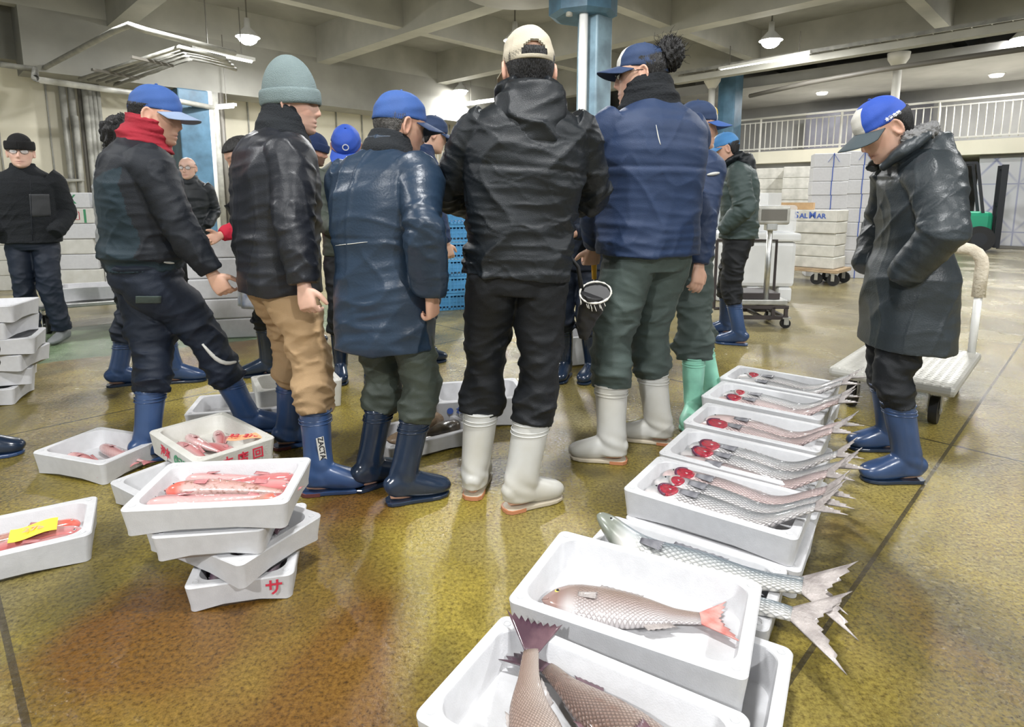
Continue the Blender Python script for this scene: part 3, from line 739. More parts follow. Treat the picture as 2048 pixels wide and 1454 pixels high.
    if gill:                                            # gill cover lifted, red gills showing
        mb = MB(); gu, gw = .165, np.interp(.165, S['u'], S['w']) * L * scale_w
        g = P(gu, -.006)
        prof = []
        N = 22
        for rr, hh in ((1, -.008), (1.0, .004), (.82, .007), (.5, .004), (.2, .002)):
            for k in range(N):
                a = 2 * pi * k / N; prof.append((g.x + rr * .062 * L * cos(a) * gill, g.y + rr * .056 * L * sin(a) * (gill ** .5), g.z + gw * (1 - .15 * (rr * sin(a)) ** 2) + hh * (L / .6)))
        fs = [(i * N + k, i * N + (k + 1) % N, (i + 1) * N + (k + 1) % N, (i + 1) * N + k) for i in range(4) for k in range(N)] + [tuple(4 * N + k for k in range(N))]
        mb.add(prof, fs); gi = mb.build('gill', M_redgill, root, True)
        mb = MB(); mb.tube([(g.x + .063 * L * cos(a) * gill, g.y + .057 * L * sin(a) * (gill ** .5), g.z + gw * (1 - .15 * sin(a) ** 2) + .004) for a in np.linspace(pi * .52, pi * 1.48, 12)], .0055 * L / .6, 8)
        mb.build('gill_cover', M_gillrim if gill > .9 else M_fingrey, gi, True)
    if mouth and kind in ('brown', 'bream'):
        mb = MB(); mb.tube([P(.002, -.004, .004), P(.02, -.016, .018), P(.045, -.024, .032)], .0045 * L, 6); mb.build('lip', m, root, True)
    return root
def put(root, B, lx, ly, lz, ang, roll=0.0, pitch=0.0):
    """lay a fish in a box: local box point of the nose, heading of the tail in degrees"""
    a = B.rotation_euler.z if B is not None else 0
    if B is not None:
        x, y = bxy(B, lx, ly); z = B.location.z + lz
    else: x, y, z = lx, ly, lz
    root.rotation_mode = 'XYZ'
    Mx = Matrix.Rotation(a + radians(ang), 4, 'Z') @ Matrix.Rotation(radians(pitch), 4, 'Y') @ Matrix.Rotation(radians(roll), 4, 'X')
    root.matrix_basis = Matrix.Translation((x, y, z)) @ Mx
    return root
FZ = .024
# two brown fish in the nearest box
f = make_fish('darker brown fish lying along the nearest box, with dark purple fins', 'brown', FM['brown'], .375, tail=M_finpurple, finm=M_finpurple, pect=M_finpurple, name='brown_fish', tfork=.08, tlen=.24, tspread=.16, scale_y=1.25, ybend=([0, .45, .8, 1.0, 1.1], [0, .0, -.02, -.06, -.08]))
put(f, R1, .225, .022, FZ, 168)
f = make_fish('pale brown fish lying on top, its dark tail in the corner of the nearest box', 'brown', FM['pale'], .335, tail=M_finpurple, finm=M_fingrey, pect=M_finpurple, name='brown_fish', tfork=.10, tlen=.25, tspread=.16, scale_y=1.32, ybend=([0, .4, .7, .9, 1.0, 1.1], [0, 0, -.02, -.09, -.13, -.18]), zbend=([0, .7, 1, 1.1], [0, 0, .09, .17]))
put(f, R1, .050, -.165, FZ + .022, 138, roll=6)
# the red tailed bream
f = make_fish('rosy tan fish with a red tail, alone in its white box', 'bream', FM['bream'], .40, tail=M_finred, finm=M_fingrey, pect=M_fingrey, eye=M_iris, name='red_tailed_fish', tfork=.35, tlen=.22, tspread=.15, scale_y=1.42, ybend=([0, .5, .85, 1, 1.1], [0, .0, -.02, -.01, .0]), dorsal=True)
put(f, R2, -.232, -.075, FZ, 17)
# big scaly fish whose heads and tails stick out of the low box
for i, (lx, ly, lz, ang, rl, lb, L_) in enumerate(((-.265, .02, .05, 3.0, 14, 'big scaly fish with its head raised over the box end', .60), (-.275, -.085, .030, 2, 12, 'big scaly fish with the widest tail hanging over the box end', .60))):
    f = make_fish(lb, 'mullet', FM['bigmullet'], L_, tail=M_fingrey, finm=M_findark, name='silver_fish', tfork=.5, tlen=.24, tspread=.20, scale_y=1.55, scale_w=1.3,
                  zbend=([-.1, 0, .12, .26, .8, 1, 1.1], [.24, .20, .07, .0, .05, .10, .10]) if i == 0 else ([-.1, 0, .12, .3, .8, 1, 1.1], [.05, .05, .01, .0, .08, .11, .10]))
    put(f, R3, lx, ly, lz, ang, roll=rl)
f = make_fish('big scaly fish mostly hidden beneath, its tail behind the two others', 'mullet', FM['bigmullet'], .58, finm=M_fingrey, name='silver_fish', tfork=.5, tlen=.22, tspread=.15, zbend=([0, .3, .8, 1, 1.1], [0, .0, .06, .12, .13]))
put(f, R3, -.25, .105, FZ, 1, roll=10)
# silver fish in the row
seq = [
 (R4, [(.105, 1.0, 'mulletp', 'pinkish silver fish at the far side of the box just behind the big tails'), (.03, .75, 'mullet', 'silver fish in the middle of the box just behind the big tails'), (-.06, 1.0, 'mullet', 'silver fish at the near side of the box just behind the big tails')]),
 (R5, [(.06, 1.15, 'mullet', 'silver fish at the far side of the second silver fish box'), (-.035, 1.15, 'mullet', 'silver fish in the middle of the second silver fish box'), (-.115, 0, 'mulletp', 'pinkish silver fish at the near side of the second silver fish box')]),
 (R6, [(.035, 0, 'mulletp', 'silver fish behind the one with the huge red gill'), (-.055, 1.35, 'mulletp', 'silver fish with the single huge red gill')]),
 (R7, [(.045, .7, 'mullet', 'silver fish with the smaller gill, second box from the far end'), (-.06, 1.0, 'mulletp', 'silver fish with the dark gill, second box from the far end')]),
 (R8, [(.03, .8, 'mullet', 'silver fish with a red gill in the farthest box'), (-.075, 0, 'mullet', 'silver fish at the near side of the farthest box')]),
]
rg = random.Random(7)
for B, lst in seq:
    for ly, g, mk, lb in lst:
        L_ = .545 + .03 * rg.random()
        up = .155 + .02 * rg.random()
        f = make_fish(lb, 'mullet', FM[mk], L_, gill=g, finm=M_fingrey, pect=M_findark, name='silver_fish', tfork=.6, tlen=.17, tspread=.13, scale_y=1.62, scale_w=1.25, anal=False,
                      zbend=([0, .6, .72, .93, 1.0, 1.1], [0, 0, .01, up, up + .03, up + .06]), ybend=([0, .5, .8, 1.0, 1.1], [0, -.015, -.03, .03, .06]))
        put(f, B, -.247 + .02 * rg.random(), ly, FZ + .002, -1.5 + 3 * rg.random(), roll=8 + 10 * rg.random())
# tails of further silver fish in the boxes beneath, hanging out at the right end
for B, lb in ((R4, 'just behind the big tails'), (R5, 'of the second silver fish box'), (R6, 'of the huge red gill box'), (R7, 'second from the far end')):
    pass
# pink fish on the left
pk = [
 (L1, [(.20, .075, 186, .36, 'pink', 'pink fish at the back of the top left box, head to the right'), (.205, .015, 182, .33, 'pink', 'pink fish in the middle of the top left box, head to the right'), (.185, -.06, 181, .27, 'spot', 'spotted pink fish at the right of the top left box'),
       (-.155, .095, -6, .30, 'pink', 'pink fish with a dark upper edge, at the back of the top left box'), (-.175, .01, -3, .36, 'spot', 'spotted fish with a red head, in the middle of the top left box'), (-.19, -.085, 1, .36, 'pink', 'pale pink fish at the front of the top left box')]),
 (L5, [(.09, .15, -110, .27, 'pink', 'pink fish at the far side of the lettered box'), (-.03, .19, -88, .30, 'pink', 'pink fish with a raised head in the lettered box'), (-.10, .12, -85, .30, 'pink', 'pink fish near the lettered side of its box'), (.02, -.19, 95, .26, 'pink', 'pink fish beneath the orange tag')]),
 (L7, [(-.15, -.04, -10, .30, 'pink', 'pink fish at the left of the floor box by the navy boot'), (-.09, .07, -14, .33, 'pink', 'pink fish with its head against the box wall by the navy boot'), (.0, .03, -8, .20, 'pink', 'small pink fish lying across the floor box by the navy boot')]),
 (L8, [(.22, .05, 178, .40, 'spot', 'red headed fish at the far side of the box with the yellow tag'), (.235, -.02, 180, .40, 'pink', 'pink fish in the middle of the box with the yellow tag'), (.22, -.08, 182, .40, 'pink', 'pink fish at the near side of the box with the yellow tag')]),
]
for B, lst in pk:
    for i, (lx, ly, ang, L_, mk, lb) in enumerate(lst):
        f = make_fish(lb, 'pink', FM[mk], L_, finm=M_finpink, name='pink_fish', tfork=.2, tlen=.16, tspread=.09, scale_y=1.15, dorsal=True, anal=False,
                      ybend=([0, .4, .7, 1.0, 1.1], [0, .03 * (-1) ** i, .0, -.05 * (-1) ** i, -.08 * (-1) ** i]))
        put(f, B, lx, ly, FZ + .003 * i, ang, roll=10 * (-1) ** i)
# dark fish glimpsed inside the lower boxes of the left stack
for B, lx, ly, ang, L_, lb in ((L4, -.10, -.16, 75, .34, 'dark purple fish in the bottom box of the left stack, left side'), (L4, .07, -.15, 88, .34, 'dark purple fish in the bottom box of the left stack, right side'), (L3, -.19, .02, 10, .36, 'dark fish in the box turned corner-on, nearer its corner'), (L3, -.1, -.09, 0, .30, 'dark fish in the box turned corner-on, right side')):
    f = make_fish(lb, 'brown', FM['dark'], L_ * .8, finm=M_finpurple, name='dark_fish', tfork=.2, tlen=.16, tspread=.06, scale_y=.8)
    put(f, B, lx, ly, FZ, ang)
# price tags
def price_tag(B, lx, ly, lz, w_, h_, ang, m, label, lines):
    a = B.rotation_euler.z + radians(ang); x, y = bxy(B, lx, ly)
    t = thing('price_tag', label, 'price tag', (x, y, B.location.z + lz), a)
    vs, fs = [], []
    N = 8
    for j, sy in enumerate((-h_ / 2, h_ / 2)):
        for i in range(N + 1):
            u = i / N - .5; vs.append((u * w_, sy, .006 * sin(u * 5) + sy * .12)); 
    K = len(vs); vs += [(p[0], p[1], p[2] - .0008) for p in vs]
    for i in range(N):
        a_, b_ = i, i + 1; c_, d_ = N + 1 + i + 1, N + 1 + i
        fs.append((a_, b_, c_, d_)); fs.append((K + d_, K + c_, K + b_, K + a_))
    pm('card', vs, fs, m, t)
    for s, sz, dx, dy, mm in lines: text('lettering', s, sz, mm, t, Matrix.Translation((dx, dy, .0045 + dy * .12)), ext=.0004, bold=.0012)
    return t
price_tag(L5, .10, -.12, .088, .16, .05, -48, M_tagor, 'orange price tag on the pink fish in the lettered box', [('32', .045, -.055, 0, M_redink), ('278', .045, .02, 0, M_redink)])
price_tag(L8, .10, -.02, .098, .13, .075, 2, M_tagye, 'yellow price tag on the red fish at the left edge', [('278', .04, .0, 0, M_tagor)])
# shellfish in the shallow box, a shell in the deep one
M_shell = mat('dark_shell', (0.06, 0.055, 0.05), .3, col2=(.26, .20, .13), vscale=14, bump=.5, bscale=30, coat=.5)
M_shell2 = mat('brown_shell', (0.22, 0.15, 0.09), .4, col2=(.45, .33, .22), vscale=20, bump=.5, bscale=40, coat=.4)
def shell(B, lx, ly, lz, L_, W_, H_, ang, m, label):
    vs, fs = [], []; n, s = 18, 14
    for i in range(n + 1):
        u = i / n; r = math.sin(pi * (u * .97 + .015)) ** .6
        for k in range(s):
            a = 2 * pi * k / s; vs.append(((u - .5) * L_ + .02 * L_ * sin(9 * u), r * W_ / 2 * cos(a) * (1 + .08 * sin(17 * u)), H_ / 2 + r * H_ / 2 * sin(a)))
    fs = [(i * s + k, i * s + (k + 1) % s, (i + 1) * s + (k + 1) % s, (i + 1) * s + k) for i in range(n) for k in range(s)] + [tuple(range(s - 1, -1, -1)), tuple(n * s + k for k in range(s))]
    o = pm('shellfish', vs, fs, m); x, y = bxy(B, lx, ly); o.location = (x, y, B.location.z + lz); o.rotation_euler = (0, 0, B.rotation_euler.z + radians(ang))
    return tag(o, label, 'shellfish')
shell(B2, .12, -.02, .024, .22, .10, .075, 12, M_shell, 'long dark shellfish in the shallow box, nearest the white boot')
shell(B2, .10, .085, .024, .20, .08, .09, 24, M_shell2, 'brown shellfish behind the long dark one in the shallow box')
shell(B2, -.10, .01, .024, .15, .09, .06, -8, M_shell2, 'pale brown shellfish at the left of the shallow box')
shell(B2, -.02, -.09, .024, .12, .05, .05, 5, M_shell, 'small dark shellfish at the near side of the shallow box')
shell(B1, .02, .06, .024, .12, .06, .06, 30, M_shell2, 'brown shellfish in the deep box with blue lettering')
# ------------------------------------------------------------------ people: generator
def V3(*a): return np.array(a, float)
def nrm(v): return v / (np.linalg.norm(v) + 1e-12)
def rotm(axis, a):
    return np.array(Matrix.Rotation(a, 3, Vector(axis)))
class G:
    """closed shells gathered into one numpy mesh, then fused by a voxel remesh into a single surface"""
    def __init__(s): s.v = []; s.f = []; s.n = 0
    def add(s, vs, fs):
        vs = np.asarray(vs, float); s.v.append(vs); s.f += [tuple(int(i) + s.n for i in f) for f in fs]; s.n += len(vs)
    def grid(s, P, close=True):
        n, m = P.shape[:2]
        fs = [(i * m + k, i * m + (k + 1) % m, (i + 1) * m + (k + 1) % m, (i + 1) * m + k) for i in range(n - 1) for k in range(m)]
        vs = P.reshape(-1, 3)
        if close:
            a, b = vs[:m].mean(0), vs[-m:].mean(0); K = n * m
            fs += [(K, (k + 1) % m, k) for k in range(m)] + [(K + 1, (n - 1) * m + k, (n - 1) * m + (k + 1) % m) for k in range(m)]
            vs = np.vstack([vs, a, b])
        s.add(vs, fs)
    def tube(s, ctrl, ref, n=48, m=36, smooth=5, disp=None, p=2.0, round_=False):
        """ctrl rows: x y z ra rb; ra lies along ref"""
        c = np.asarray(ctrl, float)
        d = np.r_[0, np.cumsum(np.linalg.norm(np.diff(c[:, :3], axis=0), axis=1))]; d /= d[-1]
        t = np.linspace(0, 1, n); q = np.stack([np.interp(t, d, c[:, j]) for j in range(5)], 1)
        for _ in range(smooth):
            r = q.copy(); r[1:-1] = (q[:-2] + 2 * q[1:-1] + q[2:]) / 4; q = r
        T = np.gradient(q[:, :3], axis=0); T /= np.linalg.norm(T, axis=1)[:, None]
        ref = np.asarray(ref, float); A = ref - T * (T @ ref)[:, None]; A /= np.linalg.norm(A, axis=1)[:, None]; B = np.cross(T, A)
        th = np.linspace(0, 2 * pi, m, endpoint=False)
        cs, sn = np.cos(th), np.sin(th)
        ca = np.sign(cs) * np.abs(cs) ** (2 / p); sa = np.sign(sn) * np.abs(sn) ** (2 / p)
        ra, rb = q[:, 3][:, None], q[:, 4][:, None]
        if disp is not None:
            D = disp(t[:, None], th[None, :]); ra = ra + D; rb = rb + D
        if round_:
            e = np.sqrt(np.clip(1 - ((np.abs(t - .5) * 2 - (1 - round_)) / round_).clip(0) ** 2, .02, 1))[:, None]; ra = ra * e; rb = rb * e
        P = q[:, None, :3] + A[:, None, :] * (ra * ca)[..., None] + B[:, None, :] * (rb * sa)[..., None]
        s.grid(P); return q
    def ball(s, c, r, M=None, n=14, m=20):
        u = np.linspace(.03, pi - .03, n)[:, None]; th = np.linspace(0, 2 * pi, m, endpoint=False)[None]
        P = np.stack([np.sin(u) * np.cos(th), np.sin(u) * np.sin(th), np.cos(u) + 0 * th], -1) * np.asarray(r)
        if M is not None: P = P @ np.asarray(M).T
        s.grid(P + np.asarray(c))
    def build(s, name, m, parent, voxel=0.0, smooth=2):
        me = bpy.data.meshes.new(name); me.from_pydata(np.vstack(s.v).tolist(), [], s.f); me.update()
        if voxel:
            t = bpy.data.objects.new('tmp', me); COL.objects.link(t)
            a = t.modifiers.new('r', 'REMESH'); a.mode = 'VOXEL'; a.voxel_size = voxel
            if smooth: b = t.modifiers.new('s', 'SMOOTH'); b.factor = .5; b.iterations = smooth
            dg = bpy.context.evaluated_depsgraph_get()
            m2 = bpy.data.meshes.new_from_object(t.evaluated_get(dg)); bpy.data.objects.remove(t); bpy.data.meshes.remove(me); me = m2; me.name = name
        me.materials.clear()
        return link(name, me, m, parent)
def coords(me):
    a = np.zeros(len(me.vertices) * 3); me.vertices.foreach_get('co', a); return a.reshape(-1, 3)

def crumple(me, amp, f, seed, zs=1.0):
    """creases of the cloth: ridged, warped noise along the normals"""
    r = np.random.RandomState(seed); co = coords(me); n = np.zeros(len(co) * 3); me.vertices.foreach_get('normal', n); n = n.reshape(-1, 3)
    tot = 0
    q = co * V3(1, 1, zs)
    for k, (ff, a) in enumerate(((1, 1.0), (1.9, .6), (3.7, .3))):
        K = r.randn(4, 3); K /= np.linalg.norm(K, axis=1)[:, None]; p = r.rand(4) * 6.28
        F = 2 * pi * f * ff
        wv = 1.2 * np.sin(F * .55 * (q @ K[1]) + p[1]) + .9 * np.sin(F * .8 * (q @ K[2]) + p[2])
        v = np.sin(F * .5 * (q @ K[0]) + p[0] + wv); msk = .5 + .5 * np.sin(F * .3 * (q @ K[3]) + p[3] + wv * .5)
        tot = tot + a * ((1 - np.abs(v)) ** 2.2 - .25) * (.3 + .9 * msk)
    co = co + n * (amp * tot)[:, None]; me.vertices.foreach_set('co', co.ravel()); me.update()
def folds(seed, amp, f, mask=None, tilt=1.2, swirl=1.0):
    r = np.random.RandomState(seed); p = r.rand(8) * 6.28; k = 1 if r.rand() < .5 else -1
    def D(s, th):
        w_ = 1.1 * np.sin(2 * th + p[1] + 5 * s) + .8 * np.sin(th * 3 + p[2] - 9 * s) + .7 * np.sin(13 * s + p[3])
        ph = 2 * pi * f * s + k * tilt * np.sin(th + p[0]) * 2 + swirl * w_
        rd = (1 - np.abs(np.sin(ph / 2))) ** 1.7
        ph2 = 2 * pi * f * 1.7 * s - k * tilt * 2.2 * np.sin(th + p[4]) + swirl * 1.3 * np.sin(2 * th + p[5] - 7 * s)
        rd2 = (1 - np.abs(np.sin(ph2 / 2))) ** 1.8
        pa = .5 + .5 * np.sin(th * 2 + p[6] + 8 * s); pb = .5 + .5 * np.sin(th * 3 + p[7] - 11 * s)
        o = amp * ((rd - .3) * (.25 + .9 * pa) + .7 * (rd2 - .3) * (.2 + .8 * pb)) + amp * .8 * np.sin(2 * th + p[2] + 4 * s) * np.sin(7 * s + p[5])
        return o * (mask(s) if mask else 1.0)
    return D
def bump_(c, w_): return lambda s: np.exp(-((s - c) / w_) ** 2)

def ik(a, t, l1, l2, pole):
    d = t - a; L = np.linalg.norm(d); Lm = min(L, (l1 + l2) * .995); d = d / L; t = a + d * Lm
    x = (l1 * l1 - l2 * l2 + Lm * Lm) / (2 * Lm); h = math.sqrt(max(l1 * l1 - x * x, 0))
    p = pole - d * (pole @ d); p = nrm(p)
    return a + d * x + p * h, t

# head profile: height, front, back, half width
HZ = np.array([-.118, -.108, -.095, -.075, -.05, -.02, 0, .03, .06, .085, .102, .112, .116])
HF = np.array([.058, .082, .088, .089, .088, .089, .089, .093, .088, .070, .046, .020, .002])
HB = np.array([.010, -.02, -.045, -.062, -.074, -.088, -.095, -.100, -.097, -.080, -.054, -.026, -.004])
HW = np.array([.016, .036, .050, .060, .066, .071, .074, .077, .072, .058, .040, .018, .002])
def head_pt(z, th, off=0.0, face=False):
    """surface of the head; th is measured from straight ahead"""
    f = np.interp(z, HZ, HF) + off; b = np.interp(z, HZ, HB) - off; w_ = np.interp(z, HZ, HW) + off
    c = np.cos(th); s = np.sin(th)
    pw = 2 / 2.25
    y = np.where(c > 0, f, -b) * np.sign(c) * np.abs(c) ** pw
    x = w_ * np.sign(s) * np.abs(s) ** pw
    if face:
        g = lambda a, w1, b_, w2: np.exp(-((th - a) / w1) ** 2 - ((z - b_) / w2) ** 2)
        d = -.011 * (g(.42, .26, .012, .017) + g(-.42, .26, .012, .017)) + .0065 * g(0, .62, .036, .013)
        nz = np.interp(z, [-.052, -.042, -.032, -.024, 0, .018, .034], [0, .011, .024, .022, .013, .006, 0]); d = d + nz * np.exp(-(th / (.13 + 1.0 * np.clip(-.012 - z, 0, .02) * 4)) ** 2)
        d = d + .0075 * g(0, .30, -.060, .0075) + .0075 * g(0, .27, -.076, .0085) - .004 * g(0, .34, -.0675, .0035) + .007 * g(0, .35, -.100, .012) - .004 * g(0, .4, -.087, .006)
        d = d + .004 * (g(.72, .3, -.022, .022) + g(-.72, .3, -.022, .022))
        y = y + d * np.cos(th); x = x + d * np.sin(th)
    return np.stack([x, y, z + 0 * th], -1)

def hand_shell(g, M, side, curl=35, thumb=.9, spread=.06, sc=1.0):
    """M: 4x4 with +y along the fingers and -z out of the palm; side +1 right hand (thumb towards -x)"""
    M = np.asarray(M)
    T = lambda p: (M[:3, :3] @ np.asarray(p, float)) * sc + M[:3, 3]
    X = M[:3, :3] @ V3(1, 0, 0)
    rows = [(0, -.02, 0, .027, .021), (0, .0, 0, .029, .020), (0, .03, 0, .037, .017), (0, .06, -.001, .041, .0155), (0, .085, -.003, .038, .013)]
    g.tube([(*T(r[:3]), r[3] * sc, r[4] * sc) for r in rows], X, 14, 20, 1, p=2.6)
    for i, (bx, ln) in enumerate(((-.030, .069), (-.010, .078), (.0105, .072), (.030, .056))):
        bx *= side
        p = V3(bx, .078, -.002); a = radians(curl * (.75 + .1 * i)); pts = [(p, .0098)]; ang = 0
        yaw = spread * (i - 1.5) * side
        for q, fr in enumerate((.42, .32, .26)):
            ang += a * (1.0, 1.15, .8)[q]
            d = V3(sin(yaw) * cos(ang), cos(yaw) * cos(ang), -sin(ang)); p = p + d * ln * fr; pts.append((p, (.0092, .0084, .0066)[q]))
        g.tube([(*T(a_), r * sc, r * sc) for a_, r in pts], X, 16, 12, 1)
    p = V3(-.028 * side, .018, -.004); d1 = nrm(V3(-.72 * side, .62, -.35 * thumb)); d2 = nrm(V3(-.30 * side, .85, -.55 * thumb))
    pts = [(p, .0135), (p + d1 * .034, .0118), (p + d1 * .034 + d2 * .030, .0102), (p + d1 * .034 + d2 * .052, .0072)]
    g.tube([(*T(a_), r * sc, r * sc) for a_, r in pts], X, 14, 12, 1)

def skin_mat(name, col):
    m = bpy.data.materials.new(name); m.use_nodes = True; nt = m.node_tree; b = nt.nodes['Principled BSDF']; L = nt.links.new
    at = nd(nt, 'ShaderNodeAttribute'); at.attribute_name = 'complexion'
    tc = nd(nt, 'ShaderNodeTexCoord'); n = nd(nt, 'ShaderNodeTexNoise'); n.inputs['Scale'].default_value = 35; n.inputs['Detail'].default_value = 5; L(tc.outputs['Object'], n.inputs['Vector'])
    r = nd(nt, 'ShaderNodeValToRGB'); r.color_ramp.elements[0].color = (.86, .80, .78, 1); r.color_ramp.elements[1].color = (1.08, 1.05, 1.04, 1); L(n.outputs['Fac'], r.inputs[0])
    x = nd(nt, 'ShaderNodeMix', data_type='RGBA', blend_type='MULTIPLY'); x.inputs['Factor'].default_value = 1; L(at.outputs['Color'], x.inputs['A']); L(r.outputs[0], x.inputs['B'])
    L(x.outputs['Result'], b.inputs['Base Color']); b.inputs['Roughness'].default_value = .48
    b.inputs['Subsurface Weight'].default_value = .12; b.inputs['Subsurface Radius'].default_value = (.012, .004, .002)
    bp = nd(nt, 'ShaderNodeBump'); bp.inputs['Strength'].default_value = .12; bp.inputs['Distance'].default_value = .003; L(n.outputs['Fac'], bp.inputs['Height']); L(bp.outputs[0], b.inputs['Normal'])
    return m
M_skin = skin_mat('skin', (0.62, 0.40, 0.30))
M_hair = mat('black_hair', (0.012, 0.011, 0.011), .45, var=.5, vscale=60, bump=.8, bscale=220, stretch=(1, 1, .25))
M_hairgrey = mat('greying_hair', (0.09, 0.085, 0.08), .5, var=.6, vscale=80, bump=.8, bscale=220)
M_eyew = mat('eye_white', (0.75, 0.72, 0.68), .2)
M_glass = mat('clear_lens', (0.9, 0.95, 0.97), .05, alpha=.25, spec=.8)
M_darklens = mat('dark_lens', (0.015, 0.017, 0.02), .08, coat=.5)

def patch(name, fn, us, vs_, m, parent, th=.006, Mx=None):
    """a thick curved sheet: fn(u, v, offset) -> points"""
    U, W = np.meshgrid(us, vs_, indexing='ij')
    A = fn(U, W, 1.0); B = fn(U, W, 0.0)
    n, k = U.shape; K = n * k
    P = np.vstack([A.reshape(-1, 3), B.reshape(-1, 3)])
    if Mx is not None: P = P @ Mx[:3, :3].T + Mx[:3, 3]
    f = []
    for i in range(n - 1):
        for j in range(k - 1):
            a, b, c, d = i * k + j, (i + 1) * k + j, (i + 1) * k + j + 1, i * k + j + 1
            f.append((a, b, c, d)); f.append((K + d, K + c, K + b, K + a))
    for i in range(n - 1):
        f.append((i * k, K + i * k, K + (i + 1) * k, (i + 1) * k)); a, b = i * k + k - 1, (i + 1) * k + k - 1; f.append((a, b, K + b, K + a))
    for j in range(k - 1):
        f.append((j, j + 1, K + j + 1, K + j)); a, b = (n - 1) * k + j, (n - 1) * k + j + 1; f.append((a, K + a, K + b, b))
    return pm(name, P, f, m, parent)

def make_cap(parent, Hm, m, front=None, brimm=None, z0=.030, tilt=0.0, back_open=False, letters=None, puff=1.0, brim_len=.078):
    R = np.eye(4); R[:3, :3] = rotm((1, 0, 0), tilt); Mx = Hm @ R
    A, B, C = .083, .104, -.004
    n, m_ = 26, 72
    s = np.linspace(0, 1, n)[:, None] ** .8; th = np.linspace(0, 2 * pi, m_, endpoint=False)[None]
    sc = (1 - s ** 2.5).clip(0) ** .5
    z = z0 - .012 * (1 - s) ** 2 * (np.cos(th) < -.2) + (.104 * puff + .012 * np.cos(th) * (1 - s)) * s
    seam = -.0014 * np.exp(-((np.mod(th + pi / 6, pi / 3) - pi / 6) / .03) ** 2) * (s < .97)
    wr = .0022 * np.sin(3 * th + 6 * s) * np.sin(9 * s)
    X = (A * sc + seam + wr) * np.sin(th); Y = C + (B * sc + seam + wr) * np.cos(th) + 0 * s
    lo = z0 + 0 * s
    P = np.stack([X, Y, z + 0 * th], -1)
    g = G(); g.grid(P)
    inner = P[::-1] * V3(.965, .965, 1) - V3(0, 0, .003)
    vs = P.reshape(-1, 3) @ Mx[:3, :3].T + Mx[:3, 3]; vi = (P * V3(.965, .965, 1) - V3(0, 0, .004)).reshape(-1, 3) @ Mx[:3, :3].T + Mx[:3, 3]
    fs, mi = [], []; K = n * m_
    for i in range(n - 1):
        for k in range(m_):
            t = abs(((k + .5) / m_ * 2 * pi + pi) % (2 * pi) - pi)
            if back_open and t > pi - .52 and 1 <= i < 9 - int(6 * ((pi - t) / .52) ** 2): continue
            a, b, c, d = i * m_ + k, i * m_ + (k + 1) % m_, (i + 1) * m_ + (k + 1) % m_, (i + 1) * m_ + k
            q = 1 if (front is not None and t < .56 and i < n - 5) else 0
            fs.append((a, b, c, d)); mi.append(q); fs.append((K + d, K + c, K + b, K + a)); mi.append(0)
    for k in range(m_): fs.append((k, K + k, K + (k + 1) % m_, (k + 1) % m_)); mi.append(0)
    o = pm('cap', np.vstack([vs, vi]), fs, m, parent)
    if front is not None: o.data.materials.append(front); o.data.polygons.foreach_set('material_index', mi)
    # brim
    def br(u, v, off):
        t = (u - .5) * 2 * 1.22
        l = brim_len * np.cos(t * .98).clip(0.0) ** .55
        x0, y0 = (A + .001) * np.sin(t), C + (B + .001) * np.cos(t)
        x = x0 + np.sin(t) * .30 * l * v; y = y0 + l * v
        zz = z0 + .004 - .30 * l * v - 2.9 * x * x - .004 * (1 - off)
        return np.stack([x, y, zz], -1)
    b = patch('brim', br, np.linspace(0, 1, 30), np.linspace(-.03, 1, 10), brimm or m, o, Mx=Mx)
    bt = MB(); c = Mx[:3, :3] @ V3(0, C, z0 + .104 * puff + .002) + Mx[:3, 3]
    bt.lathe([(.006, -.003), (.006, .001), (.003, .003)], c, 10); bt.build('button', m, o, True)
    return o, Mx
def make_beanie(parent, Hm, m, tall=.145, cuff=.055, z0=-.005, tilt=0.0, cm=None, slouch=.0):
    R = np.eye(4); R[:3, :3] = rotm((1, 0, 0), tilt); Mx = Hm @ R
    n, k = 40, 96
    s = np.linspace(0, 1, n)[:, None]; th = np.linspace(0, 2 * pi, k, endpoint=False)[None]
    rib = .0011 * np.sin(48 * th) * (s < .93)
    sc = (1 - s ** 2.5).clip(0) ** .55
    A = .086 * sc + rib + .004 * np.sin(2 * th + 5 * s) * s * (1 - s) * 3; B = .108 * sc + rib
    P = np.stack([A * np.sin(th), -.006 + B * np.cos(th) - slouch * s ** 2, z0 + tall * s - .012 * (np.cos(th) < 9) * 0 + 0 * th], -1)
    g = G(); g.grid(P); g.v[-1] = g.v[-1] @ Mx[:3, :3].T + Mx[:3, 3]
    o = g.build('knit_hat', m, parent)
    def cf(u, v, off):
        t = u * 2 * pi; r = .0045 + .006 * off * np.sin(np.clip(v, 0, 1) * pi).clip(0) ** .3 + .0012 * np.sin(48 * t) * off
        return np.stack([(.0862 + r) * np.sin(t), -.006 + (.108 + r) * np.cos(t), z0 - .006 + cuff * v + 0 * t], -1)
    patch('cuff', cf, np.linspace(0, 1, 97), np.linspace(0, 1, 8), cm or m, o, Mx=Mx)
    return o
